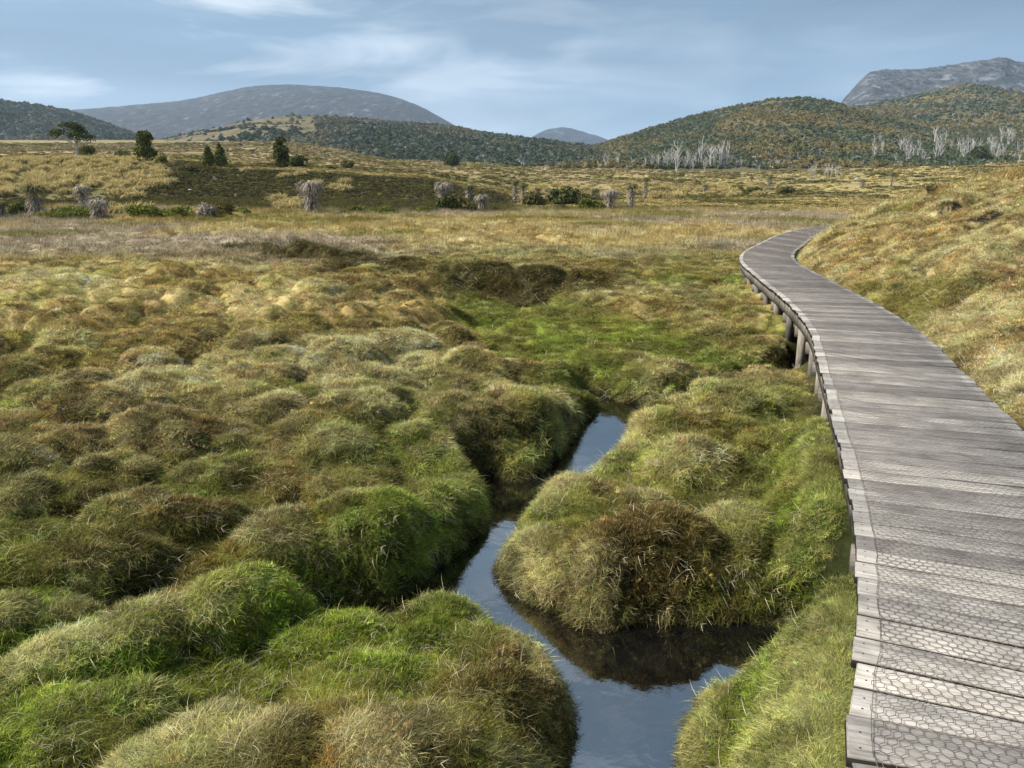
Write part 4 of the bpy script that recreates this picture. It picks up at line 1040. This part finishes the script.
# trees on the rise
def tree(px, py, hpx, wpx, kind, label, seed, m=M_crown_d):
    x, y, z = at(px, py); k = y/FPX; H = hpx*k; R = wpx*k/2; g = np.random.default_rng(seed)
    root = empty({'pine': 'pencil_pine', 'broad': 'tree', 'round': 'tree'}[kind], (x, y, z-.1)); setp(root, label, 'tree', 'trees on the left rise')
    mb = MB()
    if kind == 'pine':
        mb.tube([(0, 0, 0), (0, 0, H*.9)], [H*.035, .02], 6); mb.obj('trunk', [M_bark], root)
        dome_crown(seed, R*1.7, R*1.7, H*.92, 3200, H*.030, m, lumps=34, cz=H*.06, parent=root, shape='cone')
    elif kind == 'round':
        mb.tube([(0, 0, 0), (0, 0, H*.6)], [H*.05, .04], 6)
        for i in range(6):
            a = i*1.05; mb.tube([(0, 0, H*.2), (math.cos(a)*R*.3, math.sin(a)*R*.3, H*.45), (math.cos(a)*R*.6, math.sin(a)*R*.6, H*.7)], [.06, .04, .015], 5)
        mb.obj('trunk', [M_dead if 'pale trunk' in label else M_bark], root)
        dome_crown(seed, R*(2.0 if wpx < hpx*.85 else 1.4), R*(2.0 if wpx < hpx*.85 else 1.4), H*1.0, 2600, H*.036, m, lumps=16, cz=H*.03, parent=root, shape='column' if wpx < hpx*.85 else 'dome')
    else:
        mb.tube([(0, 0, 0), (.05*H, 0, H*.3), (.02*H, .02, H*.6)], [H*.045, H*.03, H*.02], 7)
        tips = []
        for i in range(9):
            a = i*.75+g.random(); rr = R*(.35+.5*g.random()); hz_ = H*(.55+.3*g.random())
            mb.tube([(.04*H, 0, H*(.25+.03*i)), (math.cos(a)*rr*.5, math.sin(a)*rr*.5, hz_*.8), (math.cos(a)*rr, math.sin(a)*rr, hz_)], [H*.018, H*.012, H*.004], 5); tips.append((math.cos(a)*rr, math.sin(a)*rr, hz_))
        mb.obj('trunk', [M_dead if 'pale trunk' in label else M_bark], root)
        tips.append((0, 0, H*.88)); tips.append((R*.2, 0, H*.8))
        def fn(g):
            c = np.array(tips[g.integers(len(tips))]); d = g.normal(0, 1, 3); d /= np.linalg.norm(d); d[2] = abs(d[2])*1. if g.random() < .6 else d[2]
            return c+d*np.array([R*.36, R*.36, H*.11])*(.5+.5*g.random()), d, g.random()
        V, Q, bv = leafblob(g, 1700, fn, H*.022)
        mesh_np('crown', V, [Q], [m], False, {'bv': ('FLOAT', 'POINT', bv), 'bh': ('FLOAT', 'POINT', np.zeros(len(V)))}, root)
M_crown_m = leaf_mat('mid_foliage', (.12, .13, .035), .2, var=.6, tipc=(.1, .1, .04), tipamt=0)
TR = [(77, 159, 35, 38, 'broad', 'spreading dark crowned tree with pale trunk, tallest on the left rise'),
 (87, 158, 15, 14, 'round', 'small dark tree close to the right of the tallest tree'),
 (123, 160, 13, 15, 'round', 'small bright green bushy tree left of the pale limbed tree'),
 (147, 165, 27, 22, 'round', 'wide green tree with pale trunk and limbs in its middle'),
 (163, 167, 14, 12, 'round', 'small pointed green tree right of the pale limbed tree'),
 (209, 167, 19, 11, 'pine', 'left one of the two pointed pencil pines'), (221, 167, 21, 12, 'pine', 'right one of the two pointed pencil pines'),
 (282, 168, 25, 17, 'round', 'tall dense dark green oval tree on the heath crest'), (299, 167, 15, 18, 'round', 'low wide dense tree right of the dark oval tree')]
for i, t in enumerate(TR): tree(*t, 800+i, m=[M_crown_d, M_crown_m, M_crown_m, M_crown_m, M_crown_m, M_crown_m, M_crown_m, M_crown_d, M_crown_d][i])

# ------------------------------------------------------------------ dead white trees
def dead_mesh(seed, nl=8):
    g = np.random.default_rng(seed); mb = MB()
    for k in range(g.integers(1, 3)):
        bx = g.normal(0, .10)*k; lx = g.normal(0, .12)
        mb.tube([(bx, 0, 0), (bx+lx*.5, g.normal(0, .02), .5), (bx+lx, 0, 1.0-.25*k)], [.026, .017, .005], 4)
        for i in range(nl):
            h = .3+.6*g.random(); a = g.random()*6.283; l = (.12+.22*g.random())*(1.2-h*.5)
            c = np.array([bx+lx*h, 0, h*(1-.25*k)]); d = np.array([math.cos(a), math.sin(a), .9+.6*g.random()]); 
            mb.tube([c, c+d*l*.6, c+d*l+np.array([0, 0, l*.3])], [.011, .008, .003], 4)
    return mb
dproto = [dead_mesh(900+i).obj('dead_tree', [M_dead], link=False) for i in range(6)]
def hill_at(key, px, t):
    H = HILLS[key]; Y = H['Yf']+(H['Yr']-H['Yf'])*t
    z = float(ridge_h(H, np.array([float(px)]), np.array([float(Y)]))[0]); return ((px-CX)/FPX*Y*cp, Y, z)
g = np.random.default_rng(77)
DT = []
for px in (664, 668, 671, 675, 679, 683, 686, 690, 694, 698, 702, 706, 709, 712, 716, 719, 722, 725, 728): DT.append((px+g.uniform(-1.5, 1.5), g.uniform(166, 174), g.uniform(12, 27), 'bleached dead tree in the tall white cluster before the central forest', 'white dead trees before the central forest'))
for px in (598, 605, 618, 632, 645, 652, 658): DT.append((px, g.uniform(166, 170), g.uniform(8, 15), 'thin pale dead tree at the foot of the dark central forest edge', 'pale dead trees at the central forest edge'))
for px in (811, 814, 825, 828, 831, 837): DT.append((px, 178, g.uniform(8, 15), 'small white dead tree standing alone on the open right plain', 'white dead trees on the right plain'))
for i in range(52): DT.append((g.uniform(868, 1045), g.uniform(143, 164), g.uniform(9, 17), 'pale grey dead tree among the forest at the foot of the right hill', 'grey dead trees in the right forest'))
for i in range(10): DT.append((g.uniform(735, 800), g.uniform(166, 174), g.uniform(5, 9), 'small pale dead tree at the edge of the right hill scrub', 'small dead trees below the right hill'))
def hit_hills(px, py):
    """first surface along the ray: ground or the right / middle hill"""
    u = (px-CX)/FPX; v = (CY-py)/FPX; dyy = cp+v*sp; dzz = -sp+v*cp
    t = np.arange(150, 1600, 2.); x = u*t; y = dyy*t; z = CAMZ+dzz*t
    h = height(x, y)
    for key in ('right', 'mid', 'back', 'lefthill'):
        H = HILLS[key]; pxx = CX+x/y*FPX/cp
        m = (y > H['Yf']) & (pxx > H['ridge'][0][0]+18) & (pxx < H['ridge'][-1][0]-18) & (y < H['Yr']*1.3)
        h = np.where(m, np.maximum(h, ridge_h(H, pxx, y)), h)
    i = np.argmax(h >= z)
    if not (h >= z).any(): return None
    return float(x[i]), float(y[i]), float(h[i])
for i, (px, py, hp, lab, grp) in enumerate(DT):
    q = hit_hills(px, py)
    if q is None: continue
    o = dproto[i % 6].copy(); C.objects.link(o); H_ = hp*q[1]/FPX
    o.location = (q[0], q[1], q[2]-.3); o.rotation_euler = (0, 0, i*1.7); o.scale = (H_*.9, H_*.9, H_); setp(o, lab, 'dead tree', grp)

# ------------------------------------------------------------------ forest on the hills
M_forest = leaf_mat('forest_foliage', None, .15, var=.38, tipc=(.2, .18, .1), tipamt=0)
def forest_src(seed, flat=.8):
    g = np.random.default_rng(seed)
    o = dome_crown(seed, 1, 1, flat, 150, .16, M_forest, lumps=7, name='f', link=False); return o
FS = [forest_src(1000+i, .8+.2*(i % 3)) for i in range(6)]
def forest():
    g = np.random.default_rng(5); PT = []; CO = []; SC = []
    def add(key, n, a0, a1, t0, t1, dens, colf, size):
        H = HILLS[key]; px = g.uniform(a0, a1, n); t = g.uniform(t0, t1, n); Y = H['Yf']+(H['Yr']-H['Yf'])*t
        x = (px-CX)/FPX*Y*cp; z = ridge_h(H, px, Y)
        k = g.random(n) < dens(x, Y, px, t)
        px, t, Y, x, z = [q[k] for q in (px, t, Y, x, z)]; m = len(x)
        PT.append(np.stack([x, Y, z-.4], 1)); s = size*(.5+.9*g.random(m)); SC.append(np.stack([s, s, s*(.8+.4*g.random(m))], 1))
        CO.append(colf(x, Y, m)*np.exp(g.normal(.08, .16, m))[:, None])
    def colf(x, y, m):
        c = lerp(np.broadcast_to(np.array((.070, .082, .042)), (m, 3)).copy()*1.6, np.array((.22, .18, .075)), sstep(.42, .62, fbm(x/60, y/80, 210, 3)))
        return lerp(c, np.array((.20, .20, .16)), (g.random(m) < .12).astype(float))
    def cold(x, y, m):
        c = lerp(np.broadcast_to(np.array((.065, .078, .045)), (m, 3)).copy()*1.5, np.array((.19, .17, .10)), sstep(.45, .62, fbm(x/60, y/80, 210, 3)))
        return lerp(c, np.array((.22, .23, .20)), (g.random(m) < .16).astype(float))
    patch = lambda x, Y, px, t: .30+.7*sstep(.38, .52, fbm(x/70, Y/110, 220, 4))
    add('right', 34000, 560, 1200, 0, 1.04, patch, colf, 2.6)
    add('right', 5000, 600, 1200, 0, .22, lambda x, Y, px, t: .25+.75*sstep(.38, .52, fbm(x/50, Y/60, 230, 3)), colf, 3.0)
    add('back', 15000, 800, 1300, .1, 1.04, patch, colf, 4.2)
    add('mid', 28000, 320, 690, 0, 1.04, lambda x, Y, px, t: .30+.7*sstep(330, 400, px+40*(fbm(x/60, Y/60, 3)-.5)), cold, 3.0)
    add('mid', 5000, 130, 400, .15, 1.03, lambda x, Y, px, t: .06+.75*sstep(.46, .6, fbm(x/80, Y/90, 240, 4))*sstep(.1, .6, (px-180)/220+t*.3), cold, 3.6)
    add('lefthill', 15000, -300, 200, 0, 1.04, lambda x, Y, px, t: .85+0*x, cold, 4.8)
    pt = np.concatenate(PT); co = np.concatenate(CO); sc = np.concatenate(SC); n = len(pt)
    rot = np.stack([np.zeros(n), np.zeros(n), g.random(n)*6.283], 1)
    o = gn_scatter('forest', pt, rot, sc, np.clip(co, .01, .5), g.integers(0, 6, n), FS)
    setp(o, 'dense olive and grey eucalypt forest covering the distant hills', 'forest', None, 'stuff')
forest()

# low scrub on heath rise and plains
def heath():
    g = np.random.default_rng(9)
    x1, y1 = sector(60000, 54, 130, -44, 44, g=g, pw=1); x2, y2 = sector(34000, 125, 640, -44, 44, g=g, pw=1); x = np.concatenate([x1, x2]); y = np.concatenate([y1, y2])
    yy = np.clip(y, 1, 9999); px = CX+FPX/cp*x/yy*.95
    z = height(x, y); n4 = fbm(x/9, y/9, 131, 4)
    rise = (y > 55) & (y < 112) & (px < 520)
    gp = (px < 165) & (y > 62) & (y < 112)
    keep = np.where(rise, g.random(len(x)) < np.where(gp, .25, .95), g.random(len(x)) < np.where(y > 160, .22+.5*sstep(.45, .6, fbm(x/15, y/25, 260, 3)), .6))
    gy = z > -5
    keep &= gy; x, y, z, px = [q[keep] for q in (x, y, z, px)]; n = len(x)
    col = zone(x, y, z)*np.exp(g.normal(0, .25, n))[:, None]
    d = np.hypot(x, y); s = np.where(d < 130, .20+.0012*d, .1+.0036*d)*(.5+.8*g.random(n))
    idx = g.integers(0, 4, n)
    S2 = [dome_crown(1100+i, 1, 1, .6, 90, .16, M_forest, lumps=6, name='h', link=False) for i in range(4)]
    o = gn_scatter('heath', np.stack([x, y, z], 1), np.stack([np.zeros(n), np.zeros(n), g.random(n)*6.283], 1), np.stack([s*1.3, s, s*.75], 1), np.clip(col, .01, .6), idx, S2)
    setp(o, 'low heath and buttongrass covering the rise and far plains', 'heath', None, 'stuff')
heath()

# ------------------------------------------------------------------ marker stake on the bank
x, y, z = at(893, 198); mb = MB(); mb.box((0, 0, .25), (.09, .07, .62)); mb.box((0, 0, .57), (.10, .08, .02))
o = mb.obj('marker_stake', [M_dead], smooth_=False); o.location = (x, y, z-.05); setp(o, 'short pale wooden stake standing on top of the right bank', 'stake')
def rock(px, py, spx, label, seed, m=M_rock):
    x, y, z = at(px, py); k = y/FPX*spx; g = np.random.default_rng(seed)
    u = np.linspace(0, math.pi, 9); v = np.linspace(0, 2*math.pi, 15)[:-1]; V = []
    for a in u:
        for b in v:
            p = np.array([math.sin(a)*math.cos(b), math.sin(a)*math.sin(b), math.cos(a)]); r = .75+.5*float(vnoise(p[0]*1.7+seed, p[1]*1.7+p[2]*2.3, seed)); V.append(p*r*np.array([k*.5, k*.4, k*.3]))
    Q = [(i*14+j, (i+1)*14+j, (i+1)*14+(j+1) % 14, i*14+(j+1) % 14) for i in range(8) for j in range(14)]
    o = mesh_np('rock', V, [Q], [m], True); o.location = (x, y, z+k*.02); setp(o, label, 'rock')
rock(190, 191, 5, 'small pale boulder on the dark heath rise', 3, M_dead)
rock(857, 180, 6, 'small grey boulder on the green right plain', 4)
rock(37, 177, 4, 'tiny pale stone among the left golden tussocks', 5, M_dead)

# ------------------------------------------------------------------ haze
m, nt = mat('air')
pv = N(nt, 'ShaderNodeVolumePrincipled', inp={'Density': .00009, 'Anisotropy': .2}); pv.inputs['Color'].default_value = (.62, .80, 1, 1)
oo = nt.nodes.new('ShaderNodeOutputMaterial'); L(nt, pv.outputs[0], oo.inputs['Volume'])
mb = MB(); mb.box((0, 3600, 400), (9000, 8400, 880)); hzo = mb.obj('haze', [m], smooth_=False); setp(hzo, 'thin blue air haze in front of the distant mountains', 'haze', None, 'stuff')
